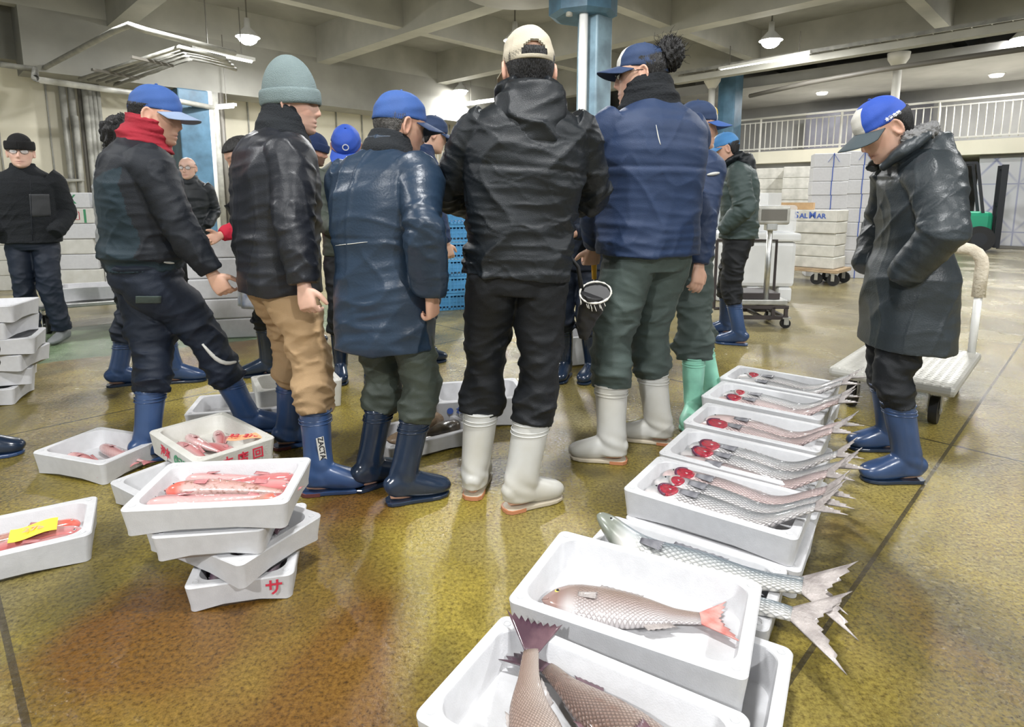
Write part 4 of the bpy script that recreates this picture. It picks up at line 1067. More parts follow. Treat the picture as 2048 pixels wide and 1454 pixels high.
def make_hair(parent, Hm, m, top=.04, nape=-.085, front=1.7, thick=.010, full=False, curl=0.0, seed=1, fringe=.055):
    """hair shell over the back and sides (full: over the crown as well)"""
    rs = np.random.RandomState(seed); ph = rs.rand(12) * 6.28
    def wob(x, y, z):
        f = 95 if curl < .012 else 150
        return sum(np.sin(f * (1 + .3 * i) * (x * math.cos(ph[i]) + y * math.sin(ph[i])) + f * .8 * z * math.sin(ph[i + 3]) + ph[i + 6]) for i in range(5)) / 3
    def fn(u, v, off):
        # v runs round the head, from one temple over the back to the other; u from nape to top
        lim = front if not full else .0
        zmax = .1155 if full else top
        zz = nape + (zmax - nape) * u
        lim_z = np.interp(zz, [nape, -.05, -.005, .03, fringe, fringe + .012], [2.25, 1.95, 1.72, 1.30, 1.05, 0.0]) if full else np.interp(zz, [nape, -.05, -.005, .03, .05], [2.35, 1.98, 1.74, front - .15, front - .4])
        th = lim_z + (2 * pi - 2 * lim_z) * v
        edge = np.minimum(1, np.minimum(u * 6, np.minimum(v, 1 - v) * 14 + (lim_z < .05) * 9))
        P = head_pt(zz, th, 0)
        o = (thick * edge.clip(.15) if True else 0) * off
        q = head_pt(zz, th, .0)
        N = np.stack([np.sin(th), np.cos(th), np.clip((zz - .03) * 14, -.4, 2.5)], -1); N /= np.linalg.norm(N, axis=-1)[..., None]
        w_ = wob(P[..., 0], P[..., 1], P[..., 2])
        return q + N * (o + (curl * w_ * edge + .0015 * np.sin(th * 90)) * off - .003 * (1 - off))[..., None]
    return patch('hair', fn, np.linspace(0, 1, 46), np.linspace(0, 1, 110), m, parent, Mx=Hm)

def boot_mesh(parent, knee, ankle, fwd, m, solem, heelm=None, H=.36, r=.058, zoff=0.0, cuffs=True, seed=0):
    """rubber boot: shaft along the shin, shaped foot, separate sole and heel"""
    g = G()
    sh = nrm(knee - ankle); top = ankle + sh * (H - .09)
    f = nrm(V3(fwd[0], fwd[1], 0)); rt = V3(f[1], -f[0], 0)
    def rr(s, th): return .0022 * np.sin(2 * th + 3 * s + seed) + .0035 * np.exp(-((s - .82) / .10) ** 2) * np.sin(3 * th + 30 * s)
    g.tube([(*top, r, r * 1.08), (*(ankle + sh * .18), r * .96, r * 1.05), (*(ankle + sh * .09), r * .86, r * .98), (*(ankle + sh * .02), r * .80, r * 1.02), (*(ankle - V3(0, 0, .05)), r * .74, r * 1.05)], rt, 34, 32, 2, rr)
    base = V3(ankle[0], ankle[1], ankle[2] - .085)
    L0 = [(-.068, .024, .020, .045), (-.058, .036, .04, .052), (-.02, .041, .052, .062), (.03, .041, .056, .060), (.075, .043, .050, .046), (.12, .048, .042, .036), (.155, .047, .035, .030), (.182, .036, .027, .024), (.195, .018, .014, .018)]
    g.tube([(*(base + f * a + V3(0, 0, c + .012)), w_, h) for a, w_, h, c in L0], rt, 30, 26, 1, p=2.3)
    o = g.build('boot', m, parent, .006, 3)
    if cuffs:
        b = MB()
        for dz, rad in ((0.0, .004), (-.026, .0028), (-.040, .0028)):
            c = top + sh * dz; n = 30
            b.tube([tuple(c + rt * (r + .001) * cos(t) + f * (r * 1.08 + .001) * sin(t)) for t in np.linspace(0, 2 * pi, n + 1)], rad, 6, False)
        b.build('cuff', m, o, True)
    # sole
    ol = []
    for a, w_ in ((-.074, .0), (-.070, .026), (-.055, .040), (-.02, .044), (.02, .043), (.07, .046), (.12, .052), (.155, .051), (.185, .040), (.200, .020), (.204, 0)): ol.append((a, w_))
    out = [(a, w_) for a, w_ in ol] + [(a, -w_) for a, w_ in ol[-2:0:-1]]
    n = len(out); vs = []
    for z in (0.0, .003, .012, .015):
        k = .94 if z in (.003, .012) else .91
        for a, w_ in out: vs.append(base + f * a * k + rt * w_ * k + V3(0, 0, z - base[2] * 0 - 0.0))
    fs = [(i * n + j, i * n + (j + 1) % n, (i + 1) * n + (j + 1) % n, (i + 1) * n + j) for i in range(3) for j in range(n)] + [tuple(range(n - 1, -1, -1)), tuple(3 * n + j for j in range(n))]
    pm('sole', vs, fs, solem, o, False)
    if heelm is not None:
        hv = []
        hl_ = [(-.076, 0), (-.071, .026), (-.055, .041), (-.02, .044), (.005, .043)]; hl_ = hl_ + [(a, -w_) for a, w_ in hl_[:0:-1]]
        for z in (-.001, .013):
            for a, w_ in hl_: hv.append(base + f * a + rt * w_ + V3(0, 0, z))
        q = len(hl_); pm('heel', hv, [(j, (j + 1) % q, q + (j + 1) % q, q + j) for j in range(q)] + [tuple(range(q - 1, -1, -1)), tuple(q + j for j in range(q))], heelm, o, False)
    return o

FOLD = 1.75
def person(label, xy, yaw, H=1.70, feet=None, lean=0.0, hunch=.03, head=(0, 0), hands=(None, None), jacket=None, pants=None, boots=None, hat=None, hair=None, scarf=None, voxel=.005, skin=(.60, .38, .28), bulk=1.0, twist=0.0, pel=(0, 0), glasses=None, curls=(30, 30), beard=None, sit=0.0, fat=1.0, palm=(None, None), group=None, elbow=(None, None), side=0.0, hs=1.05):
    k = H / 1.70; yr = radians(yaw)
    root = thing('person', label, 'person', (xy[0], xy[1], 0), yr, group)
    c_, s_ = cos(yr), sin(yr)
    def loc(p): dx, dy = p[0] - xy[0], p[1] - xy[1]; return V3(dx * c_ + dy * s_, -dx * s_ + dy * c_, p[2] if len(p) > 2 else 0)
    # spine
    zs = np.linspace(.60, 1.62, 103) * k; base = V3(pel[0], pel[1], 0)
    ang = radians(lean) * np.clip((zs / k - .90) / .42, 0, 1); dz = np.diff(zs, prepend=zs[0])
    yy = np.cumsum(np.sin(ang) * dz); zz = zs[0] + np.cumsum(np.cos(ang) * dz) - sit
    yy = yy + hunch * np.clip((zs / k - 1.38) / .12, 0, 1.6)
    def sp(z): return V3(base[0] + math.tan(radians(side)) * max(0, z - .6) * k, base[1] + np.interp(z * k, zs, yy), np.interp(z * k, zs, zz))
    def tw(z): return radians(twist) * min(1, max(0, (z - .95) / .35))
    def rt(z): return V3(cos(tw(z)), sin(tw(z)), 0)
    def up(z): a = np.interp(z * k, zs, ang); f = V3(-sin(tw(z)), cos(tw(z)), 0); return f * sin(a) + V3(0, 0, cos(a))
    def fw(z): return np.cross(up(z), rt(z))
    sho = [sp(1.385) + rt(1.385) * s * .165 * k * (.5 + .5 * bulk) for s in (-1, 1)]
    hips = [sp(.90) + rt(.9) * s * .088 * k for s in (-1, 1)]
    # feet and knees
    ank, fdir, knees = [], [], []
    for i, s in enumerate((-1, 1)):
        fx = feet[i]; p = loc(fx[:2]); a = radians(fx[2]) - yr; lift = fx[3] if len(fx) > 3 else 0
        fd = V3(-sin(a), cos(a), 0); ank.append(V3(p[0], p[1], .088 + lift)); fdir.append(fd)
        kn, _ = ik(hips[i], ank[i], .415 * k, .415 * k, fd + V3(0, .35, 0)); knees.append(kn)
    # arms
    wr, elb = [], []
    for i, s in enumerate((-1, 1)):
        h = hands[i]
        if h is None: t = V3(base[0] + s * .25 * k, base[1] + .05, .84 * k)
        elif h == 'pocket': t = sp(.93) + rt(.92) * s * .165 * bulk * k + fw(.95) * .115 * bulk
        elif h == 'front': t = sp(1.08) + rt(1.1) * s * .09 + fw(1.1) * .30
        elif h == 'back': t = sp(.95) + rt(1) * s * .05 - fw(1) * .16
        else: t = loc(h)
        pole = V3(s * .55, -1, -.25) if elbow[i] is None else V3(*elbow[i])
        e, t = ik(sho[i], t, .285 * k, .262 * k, pole); elb.append(e); wr.append(t)
    # head frame
    hy, hp = radians(head[0]), radians(head[1])
    nb, nt_ = sp(1.44), sp(1.51)
    Rb = np.stack([rt(1.45), nrm(np.cross(up(1.45), rt(1.45))), up(1.45)], 1); Rb = Rb @ np.linalg.inv(np.array(Matrix.Rotation(np.interp(1.45 * k, zs, ang), 3, 'X'))) if False else Rb
    base_h = np.stack([rt(1.45), np.cross(V3(0, 0, 1), rt(1.45)), V3(0, 0, 1)], 1)
    Rh = base_h @ np.array(Matrix.Rotation(hy, 3, 'Z')) @ np.array(Matrix.Rotation(-hp, 3, 'X'))
    hc = nt_ + Rh @ V3(0, .028, .082) * hs
    ks = (.97 + .03 * k) * hs
    Hm = np.eye(4); Hm[:3, :3] = Rh * ks; Hm[:3, 3] = hc
    # ---- the body, one fused surface
    g = G()
    z = np.concatenate([np.linspace(-.118, -.1, 6), np.linspace(-.098, .095, 72), np.linspace(.098, .116, 8)])[:, None]; th = np.linspace(0, 2 * pi, 120, endpoint=False)[None]
    P = head_pt(z + 0 * th, th + 0 * z, 0, True); g.grid(P @ Hm[:3, :3].T + hc)
    for s in (-1, 1):                                    # ears
        E = Hm[:3, :3] @ np.array(Matrix.Rotation(s * .42, 3, 'Z') @ Matrix.Rotation(-.12, 3, 'X'))
        c = Hm[:3, :3] @ V3(s * .0795, -.010, -.004) + hc
        tt = np.linspace(0, 2 * pi, 18); g.tube([(*(c + E @ V3(s * .003, .016 * cos(t) * (1 + .15 * sin(t)), .031 * sin(t))), .0052, .0055) for t in tt], E @ V3(1, 0, 0), 40, 10, 1)
        g.ball(c - E @ V3(s * .003, 0, 0), (.005, .014, .027), E); g.ball(c + E @ V3(s * .001, .006, -.026), (.0055, .009, .009), E)
    g.tube([(*(nb - V3(0, 0, .06)), .075, .065), (*nb, .062, .062), (*nt_, .056, .06), (*(hc + Rh @ V3(0, -.022, -.03)), .055, .062)], rt(1.45), 24, 30, 2)
    tr = [(.84, .13, .10), (.95, .135, .10), (1.05, .13, .098), (1.2, .145, .105), (1.33, .155, .10), (1.40, .13, .085), (1.45, .075, .06)]
    g.tube([(*sp(a), b * k * fat, c * k * fat) for a, b, c in tr], rt(1), 40, 36, 2)
    for i, s in enumerate((-1, 1)):
        g.tube([(*(sho[i] * .96 + sp(1.38) * .04), .05 * k, .05 * k), (*(sho[i] * .5 + elb[i] * .5), .042 * k, .042 * k), (*elb[i], .036 * k, .036 * k), (*(elb[i] * .6 + wr[i] * .4), .036, .036), (*(wr[i] if hands[i] != 'pocket' else wr[i] * .75 + elb[i] * .25), .026, .022)], V3(0, 0, 1) + .3 * fw(1), 40, 20, 3)
        fa = nrm(wr[i] - elb[i]); pn = palm[i]
        pn = V3(-s * 1.0, .15, .0) if pn is None else V3(*pn)      # direction the palm faces
        zax = -nrm(pn - fa * (pn @ fa)); xax = np.cross(fa, zax)
        Mh = np.eye(4); Mh[:3, 0] = xax; Mh[:3, 1] = fa; Mh[:3, 2] = zax; Mh[:3, 3] = wr[i] + fa * .015
        if hands[i] == 'pocket':                          # the fist lies inside the coat
            Mh[:3, 3] = sp(.93) + rt(.92) * s * .09 * k - fa * .03
            hand_shell(g, Mh, s, 80, sc=.6)
        else: hand_shell(g, Mh, s, curls[i], sc=.98 * k)
        g.tube([(*hips[i], .075 * k, .075 * k), (*knees[i], .05 * k, .05 * k), (*(knees[i] * .65 + ank[i] * .35), .046, .046), (*(ank[i]), .034, .034)], V3(1, .1, 0), 40, 20, 3)
        b = ank[i] - V3(0, 0, .045); g.tube([(*(b - fdir[i] * .05), .022, .022), (*b, .03, .03), (*(b + fdir[i] * .08), .03, .022), (*(b + fdir[i] * .15), .02, .014)], np.cross(fdir[i], V3(0, 0, 1)), 14, 12, 1)
    body = g.build('body', M_skin, root, voxel, 1)
    me = body.data; co = coords(me); hl = (co - hc) @ np.linalg.inv(Hm[:3, :3]).T
    col = np.tile(np.array([*skin, 1.0]), (len(co), 1))
    xh, yh, zh = hl.T; inh = (zh > -.125) & (zh < .12) & (np.abs(xh) < .1) & (np.abs(yh) < .14)
    ta = np.arctan2(np.abs(xh), yh)
    def mixc(mask, c, f): col[:, :3] = col[:, :3] * (1 - (mask * f)[:, None]) + np.array(c) * (mask * f)[:, None]
    gs = lambda a, w1, b_, w2: np.exp(-((ta - a) / w1) ** 2 - ((zh - b_) / w2) ** 2) * inh * (yh > 0)
    mixc(gs(.42, .20, .032, .0052).clip(0, 1), (.03, .022, .018), .85)             # brows
    mixc((gs(0, .27, -.067, .010)).clip(0, 1), (.50, .20, .17), .55)               # lips
    mixc(gs(0, .33, -.0675, .0022).clip(0, 1), (.20, .07, .06), .8)
    mixc(gs(.42, .15, .008, .006), (.03, .02, .02), .75)                           # eyes, lids
    mixc((gs(.75, .35, -.03, .025) + gs(0, .2, -.03, .016)).clip(0, 1), (.62, .30, .23), .35)
    mixc((np.abs(xh) > .074) * inh * (zh < .05) * 1.0, (.64, .33, .25), .35)
    if beard is not None: mixc((inh & (zh < -.040 + .05 * (ta - .9).clip(0)) & (ta < 1.9)) * 1.0, beard[:3], beard[3])
    at = me.color_attributes.new('complexion', 'FLOAT_COLOR', 'POINT'); at.data.foreach_set('color', col.ravel())
    # eyes
    for s in (-1, 1):
        c = head_pt(np.array(.012), np.array(s * .40), 0, True); c = Hm[:3, :3] @ (c + V3(0, -.0085, 0)) + hc
        b = MB(); b.lathe([(.002, -.0105), (.007, -.008), (.0105, 0), (.007, .008), (.002, .0105)], c, 14); e = b.build('eye', M_eyew, body, True)
        d = Rh @ V3(s * .08, 1, -.08); c2 = c + d * .0075
        b = MB(); b.lathe([(.001, -.0045), (.0042, -.002), (.0048, 0), (.0042, .002), (.001, .0045)], c2, 10); b.build('pupil', M_eye, e, True)
    # ---- trousers
    ZS = {}
    if pants:
        g = G(); am = pants.get('amp', .007) * FOLD; w_ = pants.get('w', 1.0); bt = (.1 if boots.get('shoe') else boots.get('h', .36)) if boots else .12
        pz = pants.get('top', 1.0)
        g.tube([(*sp(.80), .135 * k * w_ * fat, .118 * k * w_ * fat), (*sp(.86), .158 * k * w_ * fat, .130 * k * w_ * fat), (*sp(.92), .165 * k * w_ * fat, .132 * k * w_ * fat), (*sp(pz), .152 * k * fat, .12 * k * fat)], rt(.9), 30, 60, 2, folds(int(xy[0] * 100) % 97 + 3, am * .6, 3), p=2.3)
        for i, s in enumerate((-1, 1)):
            sh = nrm(knees[i] - ank[i]); hem = ank[i] + sh * (bt - .088 - pants.get('in', .012))
            sd = int(abs(xy[1] * 77 + i * 13)) % 91
            fo = lambda A_, f_, m_, q: folds(sd + q, A_, f_, m_)
            mk = lambda t: .35 + .9 * np.exp(-((t - .56) / .14) ** 2) + 1.15 * np.exp(-((t - .95) / .16) ** 2) + .4 * np.exp(-((t - .05) / .12) ** 2)
            D1 = fo(am, 5, mk, 1); D2 = fo(am * .5, 11, mk, 2)
            pu = pants.get('puff', .008)
            D = lambda t, h_: D1(t, h_) + D2(t, h_) + pu * np.exp(-((t - .9) / .09) ** 2)
            mid = hips[i] * .5 + knees[i] * .5
            he = pants.get('hem', .066)
            if bt < .2: hem = ank[i] + sh * .02
            g.tube([(*(hips[i] + V3(0, 0, .04)), .088 * k * w_, .105 * k * w_), (*(hips[i] - V3(0, 0, .08)), .096 * k * w_, .108 * k * w_), (*mid, .087 * k * w_, .096 * k * w_), (*knees[i], .074 * k * w_, .080 * k * w_), (*(knees[i] * .5 + hem * .5), .072 * k * w_, .078 * k * w_), (*hem, he, he * 1.04)], rt(.9), 110, 72, 7, D)
        tr_ = g.build('trousers', pants['m'], root, pants.get('vox', .0065), 1)
        ZS['trousers'] = tr_; crumple(tr_.data, pants.get('cr', .006), 3.2, int(abs(xy[1]) * 37) + 2)
    if boots:
        for i in (0, 1):
            if boots.get('shoe'):
                gg = G(); b = ank[i] - V3(0, 0, .088); f = fdir[i]; r_ = np.cross(f, V3(0, 0, 1))
                gg.tube([(*(b + f * a + V3(0, 0, c + .008)), w1, h1) for a, w1, h1, c in ((-.075, .022, .02, .035), (-.06, .036, .04, .045), (0, .042, .05, .052), (.06, .044, .04, .042), (.12, .05, .028, .03), (.17, .042, .024, .025), (.195, .018, .012, .018))], r_, 24, 24, 1, p=2.4)
                gg.build('shoe', boots['m'], root, .007, 2)
            else: boot_mesh(root, knees[i], ank[i], fdir[i], boots['m'], boots.get('sole', boots['m']), boots.get('heel'), boots.get('h', .36), boots.get('r', .057), seed=i)
    # ---- jacket
    if jacket:
        J = jacket; g = G(); am = J.get('amp', .006); hz = J.get('hem', .80); bk = bulk
        fl_ = J.get('flare', 0.0)
        rows = [(hz, .182 + fl_, .140 + fl_), (max(hz + .02, .90), .184 + fl_ * .6, .140 + fl_ * .6), (1.05, .180, .138), (1.18, .192, .143), (1.29, .202, .142), (1.365, .200, .128), (1.41, .176, .110), (1.445, .125, .092), (1.475, .082, .080), (1.50, .070, .072)]
        rows = [r for r in rows if r[0] >= hz]
        if J.get('blouson'): rows = [(hz, .160, .125), (hz + .035, .165, .128), (hz + .055, .192, .15)] + [r for r in rows if r[0] > hz + .08]
        sd = int(abs(xy[0] * 131 + xy[1] * 17)) % 83
        wm = J.get('wmask', lambda t: .55 + .8 * np.exp(-((t - .12) / .22) ** 2) - .4 * (t > .85))
        D1 = folds(sd, am, J.get('f', 6), wm, J.get('tilt', 1.0), .8); D2 = folds(sd + 9, am * .55, J.get('f', 6) * 1.9, wm, 1.0, .9)
        seams = J.get('seams', ())
        zz0, zz1 = rows[0][0], rows[-1][0]
        def DT(t, h_):
            o = D1(t, h_) + D2(t, h_)
            zt = zz0 + (zz1 - zz0) * t
            for q in seams: o = o - .005 * np.exp(-((zt - q) / .006) ** 2) + .002 * np.exp(-((zt - q + .016) / .012) ** 2)
            return o
        cen = lambda a: sp(a) + fw(a) * (J.get('belly', .0) * np.exp(-((a - 1.02) / .14) ** 2))
        g.tube([(*cen(a), b * k * bk, c * k * bk * fat) for a, b, c in rows], rt(1.0), 150, 120, 3, DT, p=2.35)
        for i, s in enumerate((-1, 1)):
            sw = J.get('sw', 1.0) * (.6 + .4 * bk)
            cuff = wr[i] - nrm(wr[i] - elb[i]) * J.get('short', .0)
            bend = 1 - abs(nrm(elb[i] - sho[i]) @ nrm(wr[i] - elb[i]))
            mk = lambda t: .35 + (.5 + .9 * min(1, bend * 2)) * np.exp(-((t - .53) / .13) ** 2) + .6 * np.exp(-((t - .92) / .12) ** 2) + .35 * np.exp(-((t - .12) / .12) ** 2)
            A1 = folds(sd + 20 + i, am * 1.15, 6, mk, 1.2); A2 = folds(sd + 30 + i, am * .6, 12, mk, .8)
            ins = sho[i] * .80 + sp(1.375) * .20
            g.tube([(*ins, .080 * k * sw, .088 * k * sw), (*(sho[i] + (elb[i] - sho[i]) * .12), .080 * k * sw, .086 * k * sw), (*(sho[i] * .5 + elb[i] * .5), .070 * k * sw, .074 * k * sw), (*elb[i], .064 * k * sw, .066 * k * sw), (*(elb[i] * .45 + cuff * .55), .060 * k * sw, .060 * k * sw), (*(elb[i] * .1 + cuff * .9), .050 * sw, .050 * sw), (*cuff, .041 * sw, .041 * sw)], V3(0, 0, 1) + .5 * fw(1.3) + V3(s * .2, 0, 0), 100, 64, 6, lambda t, h_: A1(t, h_) + A2(t, h_))
        if J.get('collar', True):
            ch = J.get('collar_h', .055); n_ = sp(1.465)
            g.tube([(*(n_ - up(1.45) * .04), .098, .094), (*n_, .090, .088), (*(n_ + up(1.45) * ch * .6), .084, .084), (*(n_ + up(1.45) * ch), .080, .082)], rt(1.45), 18, 48, 1, folds(sd + 5, .003, 1))
        jk = g.build(J.get('name', 'jacket'), J['m'], root, J.get('vox', .0065), 1)
        ZS['jacket'] = jk; crumple(jk.data, J.get('cr', .006), J.get('crf', 3.0), int(abs(xy[0]) * 53) + 5, J.get('crz', 1.5))
        if 'yoke' in J:                                  # shoulder panel and sleeves of another cloth
            jk.data.materials.append(J['yoke'][1]); cj = coords(jk.data); n = len(jk.data.polygons); ce_ = np.zeros(n * 3); jk.data.polygons.foreach_get('center', ce_); ce_ = ce_.reshape(-1, 3)
            d0 = sp(J['yoke'][0])[2]; rel = ce_ - sp(1.3); lx = rel @ rt(1.2)
            jk.data.polygons.foreach_set('material_index', ((ce_[:, 2] > d0 + .05 * np.abs(lx) / .2) | (np.abs(lx) > .205 * k)).astype(np.int32))
    # ---- hood lying on the back
    if jacket and jacket.get('hood'):
        h = jacket['hood']; g = G(); hw = h.get('w', .13); n_ = sp(1.46); b_ = -fw(1.4); sd = h.get('seed', 4)
        hh = h.get('h', .20); dep = h.get('d', .075)
        D = folds(sd, h.get('amp', .009), 2.2, None, 1.6, 1.2)
        u_ = up(1.42)
        rows = [(+.075, .088, .060, .055), (+.045, .108, .085, .060), (.0, hw * 1.0, dep * 1.25, .085), (-.06, hw * 1.02, dep * 1.3, .095), (-hh * .65, hw * .80, dep * 1.05, .105), (-hh * .9, hw * .5, dep * .7, .108), (-hh, hw * .2, dep * .3, .105)]
        g.tube([(*(n_ + u_ * a + b_ * d), w1, d1) for a, w1, d1, d in rows], rt(1.45), 60, 72, 2, D)
        for s in (-1, 1):                                # rolled edge running round to the throat
            pts = [n_ + u_ * .085 + b_ * .05 + rt(1.45) * s * .05, n_ + u_ * .06 + rt(1.45) * s * .102 + b_ * .02, n_ + u_ * .01 + rt(1.45) * s * .105 - b_ * .06, n_ - u_ * .05 + rt(1.45) * s * .05 - b_ * .115]
            g.tube([(*p, r1, r1 * 1.2) for p, r1 in zip(pts, (.024, .026, .026, .020))], u_, 36, 28, 3, folds(sd + 2, .005, 3))
        ho = g.build('hood', h.get('m', jacket['m']), root, .0075, 2); ZS['hood'] = ho
    if scarf:
        g = G(); n_ = sp(1.47); sh_ = scarf.get('h', .10); w_ = scarf.get('w', 1.0)
        D = folds(scarf.get('seed', 3), scarf.get('amp', .006), 4.5, None, 1.0, .8)
        u_ = nrm(up(1.45) + Rh @ V3(0, 0, 1))
        g.tube([(*(n_ - u_ * .035), .128 * w_, .118 * w_), (*(n_ + u_ * .01), .116 * w_, .110 * w_), (*(n_ + u_ * sh_ * .5 + fw(1.4) * .008), .100 * w_, .100 * w_), (*(n_ + u_ * sh_ + fw(1.4) * .014), .084 * w_, .092 * w_)], rt(1.45), 60, 90, 2, D)
        ZS['scarf'] = g.build(scarf.get('name', 'neck_warmer'), scarf['m'], root, .006, 2)
    if hair: ZS['hair'] = make_hair(root, Hm, **hair)
    if hat:
        kk = dict(hat); t = kk.pop('type')
        if t == 'cap': ZS['cap'], ZS['capM'] = make_cap(root, Hm, **kk)
        else: ZS['cap'] = make_beanie(root, Hm, **kk)
    if glasses:
        b = MB(); gl = None
        fr = bpy.data.objects.new('glasses', None)
        P_ = lambda x, y, z_: tuple(Hm[:3, :3] @ V3(x, y, z_) + hc)
        for s in (-1, 1):
            pts = [P_(s * (.034 + .024 * cos(t)), .096 - .012 * abs(cos(t) * .5 + .5) * 1.0, .008 + .017 * sin(t)) for t in np.linspace(0, 2 * pi, 19)]
            b.tube(pts, .0017, 6, False); b.tube([P_(s * .060, .085, .013), P_(s * .078, .05, .013), P_(s * .079, -.005, .011), P_(s * .076, -.022, -.004)], .0018, 6)
        b.tube([P_(-.011, .099, .012), P_(0, .102, .014), P_(.011, .099, .012)], .0017, 6)
        fr = b.build('glasses', glasses[0], root, True)
        for s in (-1, 1):
            vs = [P_(s * .034, .0965, .008)] + [P_(s * (.034 + .0235 * cos(t)), .096 - .012 * abs(cos(t) * .5 + .5), .008 + .0165 * sin(t)) for t in np.linspace(0, 2 * pi, 25)[:-1]]
            vs2 = [tuple(np.array(v) - Rh @ V3(0, .0012, 0)) for v in vs]
            fs = [(0, 1 + i, 1 + (i + 1) % 24) for i in range(24)] + [(25, 26 + (i + 1) % 24, 26 + i) for i in range(24)]
            pm('lens', vs + vs2, fs, glasses[1], fr)
    ZS.update(root=root, Hm=Hm, sp=sp, rt=rt, fw=fw, up=up, wr=wr, elb=elb, knees=knees, ank=ank, hips=hips, sho=sho, k=k, fdir=fdir, body=body, loc=loc)
    return ZS
# ------------------------------------------------------------------ people: the buyers
def cloth(name, col, rough=.75, bump=.25, bscale=350, sheen=.0, var=.12, coat=0, spec=.4, **k): return mat(name, col, rough, bump=bump, bscale=bscale, sheen=sheen, var=var, vscale=4, coat=coat, spec=spec, **k)
C_black = cloth('black_jacket_cloth', (0.0085, 0.0115, 0.0150), .40)
C_nylon = cloth('black_nylon', (0.013, 0.015, 0.021), .43, .12, 200, spec=.5)
C_navy = cloth('navy_softshell', (0.017, 0.036, 0.092), .55)
C_wet = cloth('wet_navy_raincoat', (0.016, 0.034, 0.064), .38, .12, 120, spec=.55)
C_teal = cloth('dark_teal_fleece', (0.012, 0.028, 0.040), .65)
C_dkteal = cloth('black_shoulder_cloth', (0.008, 0.011, 0.017), .6)
C_navyp = cloth('midnight_trouser_cloth', (0.006, 0.012, 0.026), .6)
C_blackp = cloth('black_trouser_cloth', (0.005, 0.0065, 0.009), .6)
C_khaki = cloth('khaki_twill', (0.38, 0.25, 0.13), .75)
C_olive = cloth('grey_olive_waders', (0.055, 0.068, 0.055), .5)
C_green = cloth('grey_green_twill', (0.060, 0.082, 0.074), .65)
C_coat = cloth('charcoal_coat_nylon', (0.027, 0.035, 0.041), .40, .15, 160, spec=.5)
C_greenj = cloth('grey_green_jacket', (0.050, 0.075, 0.072), .5)
C_fleece = cloth('black_fleece', (0.009, 0.011, 0.014), .9, .6, 120)
C_greysw = cloth('grey_sweatshirt', (0.30, 0.31, 0.31), .85)
C_red = cloth('red_sweater', (0.55, 0.02, 0.05), .8)
C_scarf = cloth('crimson_scarf', (0.36, 0.018, 0.035), .8)
C_neck = cloth('charcoal_neck_warmer', (0.016, 0.019, 0.023), .9, .5, 180)
C_beanie = cloth('grey_teal_knit', (0.22, 0.285, 0.29), .9, .6, 260)
C_bknit = cloth('black_knit', (0.010, 0.010, 0.011), .9, .6, 260)
C_nknit = cloth('navy_knit', (0.020, 0.040, 0.115), .9, .6, 260)
C_capb = cloth('bright_blue_cap', (0.045, 0.115, 0.36), .7)
C_capr = cloth('royal_blue_cap', (0.03, 0.09, 0.46), .65)
C_capn = cloth('navy_cap', (0.025, 0.048, 0.115), .7)
C_capt = cloth('tan_cap', (0.62, 0.56, 0.44), .8)
C_capl = cloth('light_blue_cap', (0.07, 0.24, 0.52), .7)
C_capw = cloth('white_cap_panel', (0.70, 0.68, 0.62), .7)
C_brimg = cloth('dark_grey_brim', (0.06, 0.08, 0.09), .7)
C_brimp = cloth('pale_blue_brim', (0.33, 0.42, 0.60), .7)
B_navy = mat('navy_rubber_boot', (0.028, 0.062, 0.155), .30, spec=.6, var=.2, vscale=5, coat=.15)
B_dnavy = mat('dark_navy_rubber_boot', (0.012, 0.024, 0.050), .24, spec=.6, var=.2, vscale=5, coat=.2)
B_white = mat('white_rubber_boot', (0.60, 0.60, 0.58), .38, col2=(.50, .48, .42), vscale=4, spec=.5)
B_cream = mat('cream_rubber_sole', (0.52, 0.46, 0.36), .5)
B_mint = mat('mint_rubber_boot', (0.27, 0.60, 0.45), .38, var=.25, vscale=6)
B_soleo = mat('orange_rubber_sole', (0.48, 0.20, 0.10), .5)
B_soled = mat('dark_rubber_sole', (0.03, 0.03, 0.04), .5)
B_soler = mat('maroon_rubber_sole', (0.16, 0.05, 0.05), .5)
B_shoe = mat('grey_shoe', (0.16, 0.17, 0.17), .55)
C_grey = cloth('light_reflective_strip', (0.62, 0.62, 0.58), .4)
SK = (.72, .46, .34)

def fl_(px, py, yaw): q = atz(px, py); return (q[0], q[1], yaw)
def mid(a, b, dx=0, dy=0): return ((a[0] + b[0]) / 2 + dx, (a[1] + b[1]) / 2 + dy)
def sh(px, py, Y): q = aty(px, py, Y); return (q[0], q[1], q[2])
# hooded jacket and tan cap, seen from behind
f1, f2 = fl_(950, 985, -8), fl_(1040, 1015, -62)
A = person('person in a black hooded jacket, white boots and tan cap, seen from behind', mid(f1, f2, .02, .02), 2, 1.80, (f1, f2), lean=2, side=5.0, pel=(.03, 0), hunch=.03, head=(8, 12),
    hands=('front', 'front'), elbow=((-1, -.25, -.35), (1, -.25, -.35)), bulk=1.08, hs=1.17, skin=SK, jacket=dict(m=C_black, cr=.011, crz=2.4, hem=.86, amp=.0085, f=7, seams=(1.235,), hood=dict(w=.125, h=.22, d=.062, amp=.016, seed=11), sw=1.02, wmask=lambda t: .45 + 1.1 * np.exp(-((t - .16) / .2) ** 2)),
    pants=dict(m=C_blackp, w=1.04, amp=.006, hem=.077), boots=dict(m=B_white, sole=B_cream, heel=B_soleo, h=.35, r=.069), hat=dict(type='cap', m=C_capt, back_open=True, tilt=.14, puff=1.08), hair=dict(m=M_hair, nape=-.085, thick=.007), glasses=(M_eye, M_glass))
